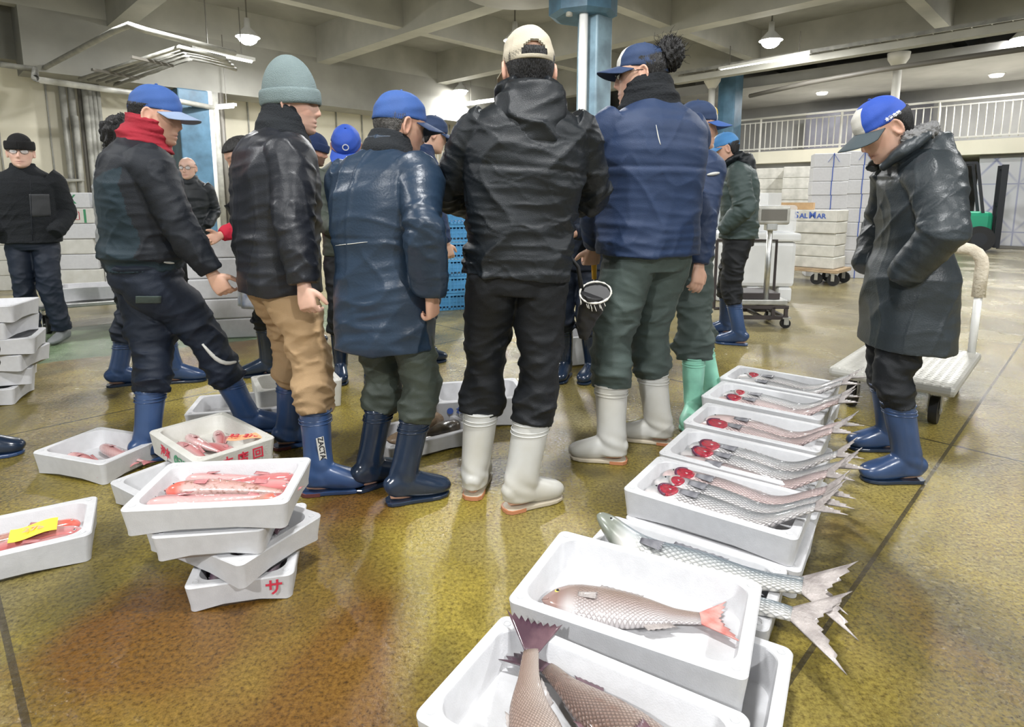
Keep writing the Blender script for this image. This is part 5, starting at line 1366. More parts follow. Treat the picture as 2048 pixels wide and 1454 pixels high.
# red scarf, striding to the right
f1, f2 = fl_(297, 922, -55), fl_(498, 866, -68)
B = person('person with a red scarf and blue cap in a dark teal jacket, striding right', mid(f1, f2, -.16, -.06), -48, 1.68, (f1, f2), lean=2, hunch=.035, head=(-30, 10), hands=('pocket', sh(437, 570, 2.66)), bulk=1.20, skin=SK, palm=(None, (-.6, .6, -.2)), curls=(30, 48),
    jacket=dict(m=C_teal, cr=.010, crz=1.3, hem=.90, amp=.0058, f=6, yoke=(1.30, C_dkteal), collar=True, blouson=True, sw=1.05), pants=dict(m=C_navyp, w=1.14, amp=.008, hem=.070, puff=.012), boots=dict(m=B_navy, sole=B_navy, heel=B_soler, h=.33, r=.060),
    scarf=dict(m=C_scarf, h=.115, amp=.013, name='scarf'), hat=dict(type='cap', m=C_capb, brimm=C_brimp, tilt=.05), hair=dict(m=M_hair, nape=-.08, thick=.008))
# grey knit hat
f1, f2 = fl_(578, 893, -62), fl_(640, 985, -78)
C = person('person in a grey knit hat, shiny black jacket and khaki trousers', mid(f1, f2, -.08, .05), -48, 1.71, (f1, f2), lean=3, hunch=.04, head=(-34, 4), hands=('pocket', sh(612, 618, 2.32)), bulk=1.17, hs=1.08, skin=(.72, .47, .36), palm=(None, (-.5, .8, 0)), curls=(30, 58),
    jacket=dict(m=C_nylon, cr=.010, crz=.55, crf=2.6, hem=.80, amp=.0080, f=5, tilt=2.0, sw=1.15, wmask=lambda t: .9 - .3 * (t > .85)), pants=dict(m=C_khaki, w=1.10, amp=.009, hem=.068, puff=.014), boots=dict(m=B_navy, sole=B_navy, heel=B_soler, h=.34, r=.060),
    scarf=dict(m=C_neck, h=.125, amp=.005, w=1.02), hat=dict(type='beanie', m=C_beanie, tall=.192, cuff=.060, z0=.0, tilt=.12), hair=dict(m=M_hairgrey, nape=-.08, thick=.005), beard=(.25, .2, .17, .25))
# wet navy raincoat
f1, f2 = fl_(738, 975, -50), fl_(806, 1003, -68)
D = person('person in a wet navy raincoat, grey green trousers and blue cap', mid(f1, f2, .01, .03), -22, 1.585, (f1, f2), lean=4, hunch=.045, head=(-32, 12), hands=('front', sh(862, 588, 2.20)), elbow=(None, (.45, -.8, -.3)), bulk=1.14, skin=(.66, .41, .30), curls=(30, 60),
    jacket=dict(m=C_wet, name='raincoat', cr=.010, crz=.5, crf=2.4, hem=.665, amp=.0062, f=5, tilt=2.2, seams=(1.12,), flare=.012, sw=1.2, collar_h=.075), pants=dict(m=C_olive, w=1.04, amp=.005, hem=.064), boots=dict(m=B_dnavy, sole=B_dnavy, h=.34, r=.057),
    scarf=dict(m=C_neck, h=.085, amp=.004, w=.92), hat=dict(type='cap', m=C_capb, brimm=C_capn, tilt=.10, puff=1.0), hair=dict(m=M_hairgrey, nape=-.085, thick=.006))
# tied up hair, navy jacket
f1, f2 = fl_(1222, 922, 78), fl_(1316, 885, 72)
E_ = person('tall person with tied up hair and navy cap in a navy jacket and white boots', mid(f1, f2, .03, .03), 24, 1.87, (f1, f2), lean=-1, hunch=.03, hs=1.10, head=(56, 4), hands=(sh(1184, 508, 2.95), 'front'), elbow=((-1, -.3, -.5), None), bulk=1.20, fat=1.05, skin=(.70, .46, .34), palm=((.3, 1, 0), None), curls=(70, 30),
    jacket=dict(m=C_navy, cr=.009, crz=.8, crf=2.2, hem=.865, amp=.0052, f=6, tilt=1.0, seams=(1.22,), sw=1.1, blouson=False), pants=dict(m=C_green, w=1.14, amp=.0075, hem=.078, puff=.012), boots=dict(m=B_white, sole=B_cream, heel=B_soleo, h=.36, r=.070),
    scarf=dict(m=C_fleece, h=.12, amp=.008, w=1.16), hat=dict(type='cap', m=C_capn, front=C_capw, tilt=.12, puff=.95), hair=dict(m=M_hair, nape=-.09, thick=.009, top=.1), glasses=(M_eye, M_darklens))
# cap with the yellow badge, behind the tall person
f1, f2 = fl_(1425, 815, -60), fl_(1384, 842, 155)
F = person('person in a cap with a yellow badge and mint green boots behind the tall one', mid(f1, f2, -.13, .10), -62, 1.70, (f1, f2), lean=0, hunch=.03, head=(-28, 2), hands=('pocket', sh(1395, 560, 3.0)), bulk=1.08, skin=SK,
    jacket=dict(m=C_navy, hem=.90, amp=.007, f=5, tilt=1.8, sw=1.12), pants=dict(m=C_green, w=1.10, amp=.0085, hem=.070, puff=.012), boots=dict(m=B_mint, sole=B_mint, h=.36, r=.058), hat=dict(type='cap', m=C_capn, front=C_capw, brimm=C_capb, tilt=.02), hair=dict(m=M_hair, nape=-.08, thick=.007), scarf=dict(m=C_neck, h=.07))
# grey green jacket, facing left
f1, f2 = fl_(1478, 690, 68), fl_(1450, 668, 80)
Gp = person('person in a grey green jacket and light blue cap, hands in pockets', mid(f1, f2, .0, -.02), 66, 1.74, (f1, f2), lean=4, hunch=.05, head=(8, 16), hands=('pocket', 'pocket'), bulk=1.06, skin=SK, voxel=.006,
    jacket=dict(m=C_greenj, hem=.86, amp=.0078, f=6, tilt=1.6, sw=1.18, hood=dict(m=C_black, w=.12, h=.13, d=.06, amp=.009, seed=3)), pants=dict(m=C_blackp, w=1.0, amp=.006), boots=dict(m=B_navy, sole=B_navy, h=.36), hat=dict(type='cap', m=C_capl, front=C_capw, tilt=.06), hair=dict(m=M_hair, nape=-.07, thick=.008))
# long charcoal coat
f1, f2 = fl_(1812, 962, 88), fl_(1778, 900, 84)
W = person('person in a long charcoal coat and blue and white cap, head bowed', mid(f1, f2, -.04, -.03), 80, 1.62, (f1, f2), lean=5, hunch=.055, head=(6, 34), hands=('pocket', 'pocket'), elbow=((-1, -.35, -.3), (1, -.35, -.3)), fat=.92, bulk=1.04, skin=(.72, .48, .37),
    jacket=dict(m=C_coat, name='coat', cr=.012, crf=2.2, crz=.9, hem=.575, amp=.0040, f=4, tilt=1.8, flare=.052, sw=1.25, wmask=lambda t: .75 + .5 * np.exp(-((t - .45) / .25) ** 2), hood=dict(w=.128, h=.19, d=.075, amp=.012, seed=21)), pants=dict(m=C_blackp, w=1.0, amp=.006), boots=dict(m=B_navy, sole=B_dnavy, h=.35, r=.060),
    hat=dict(type='cap', m=C_capr, front=C_capw, brimm=C_brimg, tilt=.06, puff=.98, brim_len=.085), hair=dict(m=M_hair, nape=-.10, thick=.013))
# far left, facing the camera
f1, f2 = fl_(128, 682, 190), fl_(62, 684, 222)
M1 = person('person in a black knit hat and black fleece facing the camera, far left', mid(f1, f2, -.03, 0), 205, 1.68, (f1, f2), lean=0, hunch=.02, head=(8, 2), hands=('pocket', 'pocket'), bulk=1.14, skin=(.78, .53, .43), voxel=.0055, fat=1.05,
    jacket=dict(m=C_fleece, name='fleece', hem=.86, amp=.005, f=5, sw=1.2, collar_h=.05), pants=dict(m=C_navyp, w=1.06, amp=.006, hem=.075), boots=dict(shoe=True, m=B_shoe), hat=dict(type='beanie', m=C_bknit, tall=.125, cuff=.068, z0=.026), glasses=(M_eye, M_glass))
# curly hair, behind the red scarf
f1, f2 = fl_(238, 772, -60), fl_(352, 765, -75)
M2 = person('person with curly black hair in a grey sweatshirt behind the red scarf', mid(f1, f2, -.09, .02), -58, 1.67, (f1, f2), lean=2, hunch=.04, head=(-10, 8), hands=('front', 'front'), bulk=1.0, skin=SK, voxel=.006,
    jacket=dict(m=C_greysw, name='sweatshirt', hem=.90, amp=.005, blouson=True, collar_h=.02), pants=dict(m=C_navyp, w=1.05, amp=.007), boots=dict(m=B_navy, sole=B_dnavy, h=.3), hair=dict(m=M_hair, full=True, thick=.048, curl=.016, nape=-.085, seed=5))
# elderly person in the far aisle
q = sh(384, 400, 6.9)
M3 = person('elderly bald person with glasses far back beside the blue column', (q[0], q[1]), 196, 1.65, ((q[0] + .1, q[1], 190), (q[0] - .1, q[1], 200)), head=(-8, 4), hands=('pocket', 'pocket'), skin=(.66, .45, .36), voxel=.007, jacket=dict(m=C_black, hem=.85, vox=.009), pants=dict(m=C_blackp, vox=.009), boots=dict(shoe=True, m=B_soled), glasses=(M_eye, M_glass), hair=dict(m=M_hairgrey, nape=-.07, thick=.006))
# red sweater and apron
q = sh(512, 755, 4.05)
M4 = person('person in a red sweater and patterned white apron behind the grey knit hat', (q[0] + .20, q[1]), 115, 1.60, ((q[0] + .10, q[1] - .02, 110), (q[0] + .26, q[1] + .05, 118)), lean=8, hunch=.05, head=(10, 30), hands=('pocket', sh(443, 470, 3.9)), skin=SK, voxel=.006, curls=(30, 45), jacket=dict(m=C_red, name='sweater', hem=.88, collar_h=.02), pants=dict(m=C_blackp), boots=dict(m=B_dnavy, sole=B_dnavy), hair=dict(m=M_hair, full=True, thick=.012))
# navy knit hat and blue cap, in the gap
q = sh(588, 400, 4.8)
M5 = person('bearded person in a navy knit hat looking right, in the gap', (q[0], q[1]), -70, 1.71, ((q[0] - .02, q[1] + .1, -70), (q[0] + .02, q[1] - .1, -75)), lean=6, hunch=.07, head=(-10, 14), hands=('front', 'front'), skin=(.56, .35, .26), voxel=.006, jacket=dict(m=C_black, hem=.86, vox=.009), pants=dict(m=C_blackp, vox=.009), boots=dict(m=B_dnavy, sole=B_dnavy), hat=dict(type='beanie', m=C_nknit, tall=.13, cuff=.06, z0=.0), hair=dict(m=M_hair, nape=-.07), beard=(.03, .025, .02, .75))
q = sh(698, 400, 3.95)
M6 = person('person in a royal blue cap with a white badge looking down, in the gap', (q[0], q[1]), 195, 1.66, ((q[0] + .1, q[1], 195), (q[0] - .1, q[1], 195)), lean=8, hunch=.07, head=(-2, 42), hands=('front', 'front'), skin=(.60, .37, .27), voxel=.006, jacket=dict(m=C_olive, hem=.86, vox=.009), pants=dict(m=C_blackp, vox=.009), boots=dict(m=B_dnavy, sole=B_dnavy), hat=dict(type='cap', m=C_capr, tilt=-.02), hair=dict(m=M_hair, nape=-.07))
# navy cap between the raincoat and the hooded jacket
q = sh(828, 400, 4.4)
M7 = person('person in a dark navy cap and navy jacket behind the raincoat', (q[0], q[1]), -58, 1.79, ((q[0] - .05, q[1] + .1, -60), (q[0] + .05, q[1] - .1, -60)), lean=5, hunch=.06, head=(-8, 14), hands=('pocket', sh(905, 545, 4.3)), skin=(.70, .46, .34), voxel=.006, curls=(30, 50), jacket=dict(m=C_navy, hem=.88, vox=.008), pants=dict(m=C_navyp, vox=.009), boots=dict(m=B_dnavy, sole=B_dnavy), hat=dict(type='cap', m=C_capn, tilt=.02), hair=dict(m=M_hair, nape=-.08, thick=.009))
q = sh(1158, 745, 3.95)
M8 = person('person in dark navy clothes mostly hidden between the hooded jacket and the tall one', (q[0], q[1]), 150, 1.60, ((q[0] + .09, q[1], 150), (q[0] - .09, q[1] + .03, 160)), lean=6, hunch=.06, head=(-5, 30), hands=('front', 'front'), skin=SK, voxel=.007, jacket=dict(m=C_navyp, hem=.80, vox=.009), pants=dict(m=C_navyp, vox=.009), boots=dict(m=B_dnavy, sole=B_dnavy), hair=dict(m=M_hair, full=True, thick=.010))
q = atz(-52, 915)
M9 = person('person cut off by the left edge, only a sleeve and a red soled boot showing', (q[0] - .09, q[1]), -25, 1.78, ((q[0] - .2, q[1] + .05, -20), (q[0] + .02, q[1] - .02, -68)), hands=(None, None), skin=SK, voxel=.007, jacket=dict(m=C_black, hem=.86, vox=.009), pants=dict(m=C_blackp, vox=.009), boots=dict(m=B_dnavy, sole=B_navy, heel=B_soler), hair=dict(m=M_hair, full=True, thick=.012))

# tied up hair: a knot of frizzy hair on the back of the head
def bun(Z):
    Hm = Z['Hm']; g = G(); r = np.random.RandomState(4)
    c = V3(0, -.105, .075)
    u = np.linspace(.03, pi - .03, 40)[:, None]; th = np.linspace(0, 2 * pi, 60, endpoint=False)[None]
    rr = .052 * (1 + .10 * np.sin(7 * th + 5 * u) * np.sin(6 * u) + .08 * np.sin(13 * th - 9 * u) + .05 * np.sin(23 * th + 17 * u) * np.sin(u))
    P = np.stack([rr * .92 * np.sin(u) * np.cos(th), rr * 1.0 * np.sin(u) * np.sin(th) - .012, rr * 1.25 * np.cos(u) + 0 * th], -1) + c
    g.grid(P @ Hm[:3, :3].T + Hm[:3, 3])
    b = g.build('hair_knot', M_hair, Z['root'])
    m = MB()
    for i in range(90):
        a = r.rand() * 6.28; e = r.rand() * 2 - .6; d = V3(cos(a) * cos(e), sin(a) * cos(e) - .35, sin(e)); d = nrm(d); p0 = c + d * .045; p1 = p0 + d * (.018 + .028 * r.rand()) + r.randn(3) * .008; p2 = p1 + r.randn(3) * .012
        m.tube([tuple(Hm[:3, :3] @ p + Hm[:3, 3]) for p in (p0, p1, p2)], [.0016, .0012, .0006], 4)
    m.build('stray_hair', M_hair, b)['kind'] = 'stuff'
bun(E_)
# pale strips and seams on clothes
def on_surface(Z, part, px0, px1, w_, m, name, n=9, lift=.004, sag=0.0):
    """a narrow strip of tape laid on a garment between two points given as pixels of the photograph"""
    o = Z[part]; dg = bpy.context.evaluated_depsgraph_get(); dg.update()
    Mi = (Matrix.Translation(Z['root'].location) @ Matrix.Rotation(Z['root'].rotation_euler.z, 4, 'Z')).inverted(); org = Mi @ Vector((0, 0, EYE))
    pts = []
    for i in range(n):
        t = i / (n - 1); x = px0[0] + (px1[0] - px0[0]) * t; y = px0[1] + (px1[1] - px0[1]) * t + sag * sin(pi * t)
        d = (Mi.to_3x3() @ Vector(ray(x, y))).normalized(); hit, loc, no, _ = o.ray_cast(org, d)
        if hit: pts.append(loc + no * lift * .3)
    if len(pts) < 3: return None
    mb = MB(); mb.tube(pts, [w_ * (.35 + .65 * sin(pi * (i + .5) / len(pts))) for i in range(len(pts))], 6); return mb.build(name, m, o, True)
on_surface(B, 'trousers', (405, 688), (478, 722), .011, C_grey, 'pocket_tape', sag=18)
on_surface(B, 'jacket', (328, 524), (348, 526), .006, C_grey, 'chest_mark')
on_surface(E_, 'jacket', (1312, 250), (1321, 290), .0025, C_grey, 'shoulder_tape', sag=4)
on_surface(F, 'jacket', (1414, 350), (1438, 346), .010, C_grey, 'sleeve_tape')
on_surface(D, 'jacket', (662, 492), (735, 484), .0018, C_grey, 'back_piping')
on_surface(M1, 'jacket', (60, 352), (66, 500), .003, C_dkteal, 'zip')

def on_surface_patch(Z, part, quad_, m, name, n=10, lift=.003):
    """a flat pocket or panel laid on a garment, its corners given as pixels of the photograph"""
    o = Z[part]; Mi = (Matrix.Translation(Z['root'].location) @ Matrix.Rotation(Z['root'].rotation_euler.z, 4, 'Z')).inverted(); org = Mi @ Vector((0, 0, EYE))
    top, fs = [], []
    for i in range(n):
        for j in range(n):
            u, v = i / (n - 1), j / (n - 1); q = np.array(quad_, float); p = (q[0] * (1 - u) + q[1] * u) * (1 - v) + (q[3] * (1 - u) + q[2] * u) * v
            d = (Mi.to_3x3() @ Vector(ray(*p))).normalized(); hit, loc, no, _ = o.ray_cast(org, d)
            if not hit: return None
            top.append((loc, no))
    up_ = [l + k * lift for l, k in top]; dn = [l - k * .004 for l, k in top]; K = n * n
    for i in range(n - 1):
        for j in range(n - 1):
            a, b, c, d = i * n + j, (i + 1) * n + j, (i + 1) * n + j + 1, i * n + j + 1; fs += [(d, c, b, a), (K + a, K + b, K + c, K + d)]
    for i in range(n - 1):
        for a, b in ((i * n, (i + 1) * n), ((i + 1) * n + n - 1, i * n + n - 1), (i + 1, i), ((n - 1) * n + i, (n - 1) * n + i + 1)): fs.append((a, b, K + b, K + a))
    return pm(name, up_ + dn, fs, m, o)
C_pocket = cloth('dark_grey_pocket', (0.040, 0.042, 0.046), .7)
on_surface_patch(M1, 'jacket', ((58, 388), (98, 388), (102, 432), (62, 434)), C_pocket, 'chest_pocket')
on_surface_patch(B, 'trousers', ((272, 592), (322, 592), (322, 606), (272, 606)), C_green, 'pocket_flap')
# grey fleece lining of the hood on the long coat
def lining(Z, m):
    sp, rt, fw, up = Z['sp'], Z['rt'], Z['fw'], Z['up']; g = G(); n_ = sp(1.46); u_ = up(1.42); b_ = -fw(1.4)
    pts = []
    for t in np.linspace(-2.5, 2.5, 22): pts.append(n_ + rt(1.45) * .098 * sin(t) + b_ * (.075 * cos(t) + .015) + u_ * (.070 + .022 * cos(t)))
    r = np.random.RandomState(2); ph = r.rand(6) * 6
    D = lambda s, th: .005 * np.sin(60 * s + ph[0] + 3 * np.sin(4 * th)) * np.sin(5 * th + ph[1] + 20 * s) + .004 * np.sin(110 * s + 2 * np.sin(7 * th))
    g.tube([(*p, .030, .022) for p in pts], u_, 150, 30, 1, D, round_=.15)
    return g.build('hood_lining', m, Z['hood'])
C_lining = cloth('grey_pile_lining', (0.22, 0.22, 0.22), .95, .9, 90)
lining(W, C_lining)
on_surface_patch(W, 'cap', ((1724, 208), (1774, 194), (1792, 216), (1730, 232)), C_capw, 'side_panel', lift=.0015)
# ------------------------------------------------------------------ goods and gear in the hall
M_crate = mat('blue_plastic_crate', (0.09, 0.33, 0.62), .4, var=.12, vscale=5)
M_wood = mat('worn_wood', (0.36, 0.25, 0.15), .75, col2=(.55, .42, .27), vscale=9, bump=.3, bscale=40, stretch=(1, 8, 8))
M_tub = mat('white_plastic_tub', (0.78, 0.79, 0.79), .35, var=.05, vscale=3)
M_carton = mat('white_carton', (0.74, 0.74, 0.73), .6, var=.05, vscale=5)
M_forkg = mat('green_machine_paint', (0.02, 0.36, 0.20), .35)
M_forkb = mat('black_machine_paint', (0.015, 0.018, 0.025), .45)
M_deck = mat('galvanised_deck', (0.50, 0.49, 0.45), .45, metal=.3, var=.2, vscale=10)
M_pad = mat('cream_foam_padding', (0.62, 0.54, 0.42), .85, col2=(.78, .72, .60), vscale=18, bump=.8, bscale=60)
M_rusty = mat('rusty_frame_paint', (0.42, 0.35, 0.24), .6, var=.35, vscale=14)
M_frame = mat('dark_brown_steel', (0.055, 0.045, 0.045), .45)
M_yel = mat('yellow_handle', (0.85, 0.48, 0.03), .35)
M_film = mat('clear_plastic_cover', (0.86, 0.88, 0.89), .2, alpha=.35, bump=.5, bscale=9)

def caster(parent, x, y, r=.06, rz=0.0, top=.16):
    w_ = MB(); w_.cyl((x - .02 * cos(rz), y - .02 * sin(rz), r), (x + .02 * cos(rz), y + .02 * sin(rz), r), r, 22)
    o = w_.build('wheel', M_black, parent, True); o.data.set_sharp_from_angle(angle=radians(40))
    f = MB()
    for s in (-1, 1): f.bar((x + s * .028 * cos(rz), y + s * .028 * sin(rz), r * .8), (x + s * .028 * cos(rz), y + s * .028 * sin(rz), top), .006, .045, (sin(rz), cos(rz), 0))
    f.box((x, y, top), (.08, .08, .012), rz); f.cyl((x - .034 * cos(rz), y - .034 * sin(rz), r), (x + .034 * cos(rz), y + .034 * sin(rz), r), .012, 10)
    f.build('fork', M_steel, o)
ordn = ['bottom', 'second from the bottom', 'third from the bottom', 'fourth from the bottom', 'fifth from the bottom', 'sixth from the bottom', 'seventh from the bottom', 'eighth from the bottom', 'topmost']
# blue crates
def crate_mesh(L=.62, W=.42, H=.185):
    m = MB(); t = .012
    m.box((0, 0, .012), (L - .02, W - .02, .014))
    for sy in (-1, 1):
        y = sy * (W / 2 - t)
        m.box((0, y, H - .012), (L, .024, .024)); m.box((0, y, .016), (L - .01, .016, .026)); m.box((0, y, H * .52), (L - .01, .014, .010)); m.box((0, y, H * .74), (L - .01, .014, .010)); m.box((0, y, H * .30), (L - .01, .014, .010))
        for i in range(15): m.box((-L / 2 + .02 + i * (L - .04) / 14, y, H / 2), (.010 if i % 7 else .026, .016, H - .02))
        m.box((0, y, H / 2), (L - .02, .003, H * .5))
    for sx in (-1, 1):
        x = sx * (L / 2 - t)
        m.box((x, 0, H - .012), (.024, W, .024)); m.box((x, 0, .016), (.016, W - .01, .026)); m.box((x, 0, H * .52), (.014, W - .01, .010)); m.box((x, 0, H * .30), (.014, W - .01, .010))
        for i in range(10): m.box((x, -W / 2 + .02 + i * (W - .04) / 9, H / 2), (.016, .010 if i % 9 else .026, H - .02))
        m.box((x, 0, H / 2), (.003, W - .02, H * .5))
    return m
q = atz(905, 622); cr = crate_mesh().build('plastic_crate', M_crate)
for i in range(6):
    o = cr if i == 0 else cr.copy()
    if i: COL.objects.link(o)
    o.location = (q[0] - .10 + .006 * (i % 2), q[1] + .22, i * .187); o.rotation_euler = (0, 0, .33 + .02 * (i % 3))
    tag(o, 'blue plastic crate behind the raincoat, %s of its stack' % (ordn[i] if i < 5 else 'topmost'), 'crate', 'blue crates stacked behind the raincoat')

# weighing scale in its steel guard
q = atz(1532, 652)
t = thing('platform_scale', 'wheeled platform scale with a grey display post and dark guard frame', 'scale', (q[0] - .07, q[1] + .12, 0), -.05)
m = MB()
for y in (-.2, .2): m.bar((-.24, y, .10), (.24, y, .10), .035, .035); m.bar((-.24, y, .20), (.24, y, .20), .03, .03)
for x in (-.22, .0, .22): m.bar((x, -.2, .10), (x, .2, .10), .03, .03)
for x in (-.22, .1, .22): 
    for y in (-.2, .2): m.bar((x, y, .10), (x, y, .20), .03, .03)
m.build('base_frame', M_frame, t)
MB().box((0, 0, .245), (.46, .42, .05)).build('platform', M_steel, t, bevel=.008)
MB().box((-.01, .0, .30), (.36, .34, .06)).build('weighing_pan', M_frame, t, bevel=.006)
MB().tube([(.04, -.16, .22), (.04, -.16, .98)], .026, 14).build('post', M_steel, t, True)
d_ = MB().box((.05, -.17, 1.06), (.30, .09, .17)).build('display_head', M_deck, t, bevel=.02)
MB().box((.05, -.218, 1.065), (.23, .006, .10)).build('display', M_dkpipe, d_)
MB().box((.04, -.17, .955), (.10, .08, .07)).build('bracket', M_steel, t, bevel=.008)
m = MB()
m.tube([(-.32, .26, .80), (.27, .26, .80), (.27, .26, .10)], .016, 8); m.tube([(.27, .26, .80), (.27, -.24, .80)], .016, 8) if False else None
m.tube([(-.32, .26, .80), (-.32, .26, .10)], .016, 8); m.tube([(-.32, .26, .10), (.27, .26, .10)], .016, 8)
m.build('guard_frame', M_frame, t)
for x in (-.22, .22):
    for y in (-.2, .2): caster(t, x, y, .045, pi / 2, .10)
# white insulated tub with a cover, cartons on it
q = atz(1490, 606)
t = thing('plastic_tub', 'large white plastic tub under a clear cover behind the scale', 'tub', (q[0] + .16, q[1] + .38, 0), -.12)
m = MB(); m.box((-.0, 0, .45), (.92, .62, .54)); m.build('tub_body', M_tub, t, bevel=.05)
m = MB()
for x in (-.36, 0, .36): m.box((x, 0, .09), (.16, .6, .18))
m.build('foot', M_tub, t, bevel=.03)
MB().box((0, 0, .77), (.98, .68, .10)).build('rim', M_tub, t, bevel=.025)
MB().box((.05, 0, .98), (.80, .56, .32)).build('cover', M_film, t, bevel=.03)
q = t.location
o = MB().box((0, 0, .13), (.26, .30, .26)).build('carton', M_carton, bevel=.006); o.location = (q.x + .42, q.y + .62, 1.03); o.rotation_euler = (0, 0, .5); tag(o, 'white carton standing high behind the tub, left of the grey stack', 'carton')
o2 = MB().box((0, 0, .5), (.40, .36, 1.0)).build('carton', M_carton, bevel=.006); o2.location = (q.x + .42, q.y + .62, .02); o2.rotation_euler = (0, 0, .5); tag(o2, 'tall white carton behind the tub, under the small carton', 'carton')
# branded foam boxes on a dolly
ax = -pi / 4
cx_, cy_ = 4.42, 8.85
t = thing('dolly', 'low wooden dolly carrying the grey foam boxes', 'dolly', (cx_, cy_, 0), ax)
MB().box((-.08, 0, .205), (1.10, .62, .05)).build('deck', M_wood, t, bevel=.006)
MB().box((-.50, 0, .14), (.22, .5, .09)).build('bolster', M_dkpipe, t, bevel=.01)
for x in (.18, .40):
    for y in (-.24, .24): caster(t, x, y, .08, pi / 2, .17)
for i in range(5):
    o = MB().box((0, 0, .082), (.80, .48, .162)).build('foam_box', M_foam_grey, bevel=.014)
    o.location = (cx_ - .01 * (i % 2), cy_ + .008 * (i % 3), .232 + i * .166); o.rotation_euler = (0, 0, ax + .012 * (i % 3 - 1))
    tag(o, 'grey stained foam box on the dolly, ' + (ordn[i] if i < 4 else 'topmost, with blue lettering'), 'box')
    if i == 4:
        for s_, z_s, x_ in (('S', .13, -.155), ('AL', .095, -.055), ('M', .13, .065), ('AR', .095, .185)): text('lettering', s_, z_s, M_blueink, o, facing((x_, -.2425, .085 - (.13 - z_s) * .28), (0, -1, 0)), bold=.003)
        k = MB(); k.cyl((-.30, -.2415, .085), (-.30, -.2435, .085), .055, 24); k.build('emblem', M_redink, o)
        k = MB(); k.cyl((-.325, -.242, .10), (-.325, -.2445, .10), .045, 24); k.build('emblem_ring', M_blueink, o)
        k = MB(); k.cyl((-.312, -.243, .078), (-.312, -.2455, .078), .028, 20); k.build('emblem_gap', M_foam, o)
    elif i == 3: MB().box((-.27, -.2425, .07), (.17, .004, .12)).build('sticker', M_carton, o)
o = MB()
o.box((0, 0, .008), (.52, .34, .016))
for y in (-.165, .165): o.box((0, y, .05), (.52, .014, .10))
for x in (-.255, .255): o.box((x, 0, .05), (.014, .34, .10))
o = o.build('cardboard_tray', M_cardb); z_ = .232 + 5 * .166
o.location = (cx_ - .22, cy_ + .16, z_); o.rotation_euler = (0, 0, ax + .25); tag(o, 'open cardboard tray on top of the grey foam boxes', 'tray')
for i in range(4):
    f = make_fish(('fish lying in the cardboard tray, nearest the camera', 'fish lying in the cardboard tray, second from the camera', 'fish lying in the cardboard tray, third from the camera', 'fish lying in the cardboard tray, farthest from the camera')[i], 'mullet', FM['mullet'], .36, simple=True, scale_y=1.3, group=None)
    put(f, o, -.22, -.11 + i * .07, .05, 2 * i)
# tall stack of white foam boxes with blue arrows
def stack(px, Y, n, L, W, H, yaw, base_lb, rows_extra=None, m=M_foam, ink=False):
    p = aty(px, 500, Y)
    for i in range(n):
        o = MB().box((0, 0, H / 2), (L, W, H - .003)).build('foam_box', m, bevel=.010)
        o.location = (p[0] + .006 * ((i * 7) % 3 - 1), p[1], i * H); o.rotation_euler = (0, 0, yaw)
        lb = ('bottom' if i == 0 else 'topmost' if i == n - 1 else ('second', 'third', 'fourth', 'fifth', 'sixth', 'seventh', 'eighth')[i - 1] + ' from the bottom')
        tag(o, base_lb + ', ' + lb, 'box')
        if ink:
            MB().box((.02, -W / 2 - .001, H / 2), (.014, .003, H)).build('ink_line', M_blueink, o)
            if i == n - 1:
                k = MB(); k.bar((.02, -W / 2 - .001, H * .95), (-.06, -W / 2 - .001, H * .35), .003, .016, (0, 1, 0)); k.bar((.02, -W / 2 - .001, H * .95), (.10, -W / 2 - .001, H * .35), .003, .016, (0, 1, 0)); k.build('arrow_mark', M_blueink, o)
stack(1646, 9.55, 9, .50, .40, .212, -.33, 'white foam box, left column of the arrow marked stack', ink=True)
stack(1705, 9.42, 9, .50, .40, .215, -.33, 'white foam box, right column of the arrow marked stack', ink=True)
stack(1752, 10.2, 9, .50, .40, .19, -.33, 'white foam box, column right of the arrow marked stack')
stack(1590, 11.2, 9, .55, .40, .20, -.5, 'dull grey foam box, column left of the arrow stack', m=M_foam_grey)
stack(1535, 11.8, 9, .55, .40, .20, -.5, 'dull grey foam box, column behind the cartons', m=M_foam_grey)
# forklift
q = atz(1945, 503)
t = thing('forklift', 'small green forklift parked before the patterned door', 'forklift', (q[0] - .10, q[1] + .5, 0), 2.6)
MB().box((.1, 0, .62), (1.5, .95, .62)).build('chassis', M_forkg, t, bevel=.10)
MB().box((.72, 0, .95), (.5, .92, .5)).build('counterweight', M_forkg, t, bevel=.12)
m = MB()
for y in (-.42, .42): m.bar((.85, y, 1.1), (.62, y, 2.05), .07, .07); m.bar((-.45, y, .9), (-.25, y, 2.05), .06, .06); m.bar((.62, y, 2.05), (-.25, y, 2.05), .07, .06)
for x in (-.1, .1, .3, .5): m.bar((x, -.42, 2.05), (x, .42, 2.05), .04, .04)
m.build('overhead_guard', M_forkb, t)
m = MB()
for y in (-.28, .28): m.bar((-.78, y, .1), (-.78, y, 2.0), .12, .09)
for z in (.3, 1.1, 1.95): m.bar((-.78, -.28, z), (-.78, .28, z), .08, .08)
m.build('mast', M_forkb, t)
for y in (-.22, .22): MB().box((-1.3, y, .09), (1.0, .11, .04)).build('fork_arm', M_dkpipe, t)
MB().box((.25, 0, 1.02), (.42, .44, .16)).build('seat', M_forkb, t, bevel=.05)
for x in (-.42, .58):
    for y in (-.46, .46):
        o = MB().cyl((x, y - .12, .30), (x, y + .12, .30), .30, 30).build('wheel', M_black, t, True); o.data.set_sharp_from_angle(angle=radians(40))
        MB().cyl((x, y - .125, .30), (x, y + .125, .30), .15, 20).build('hub', M_forkb, o)
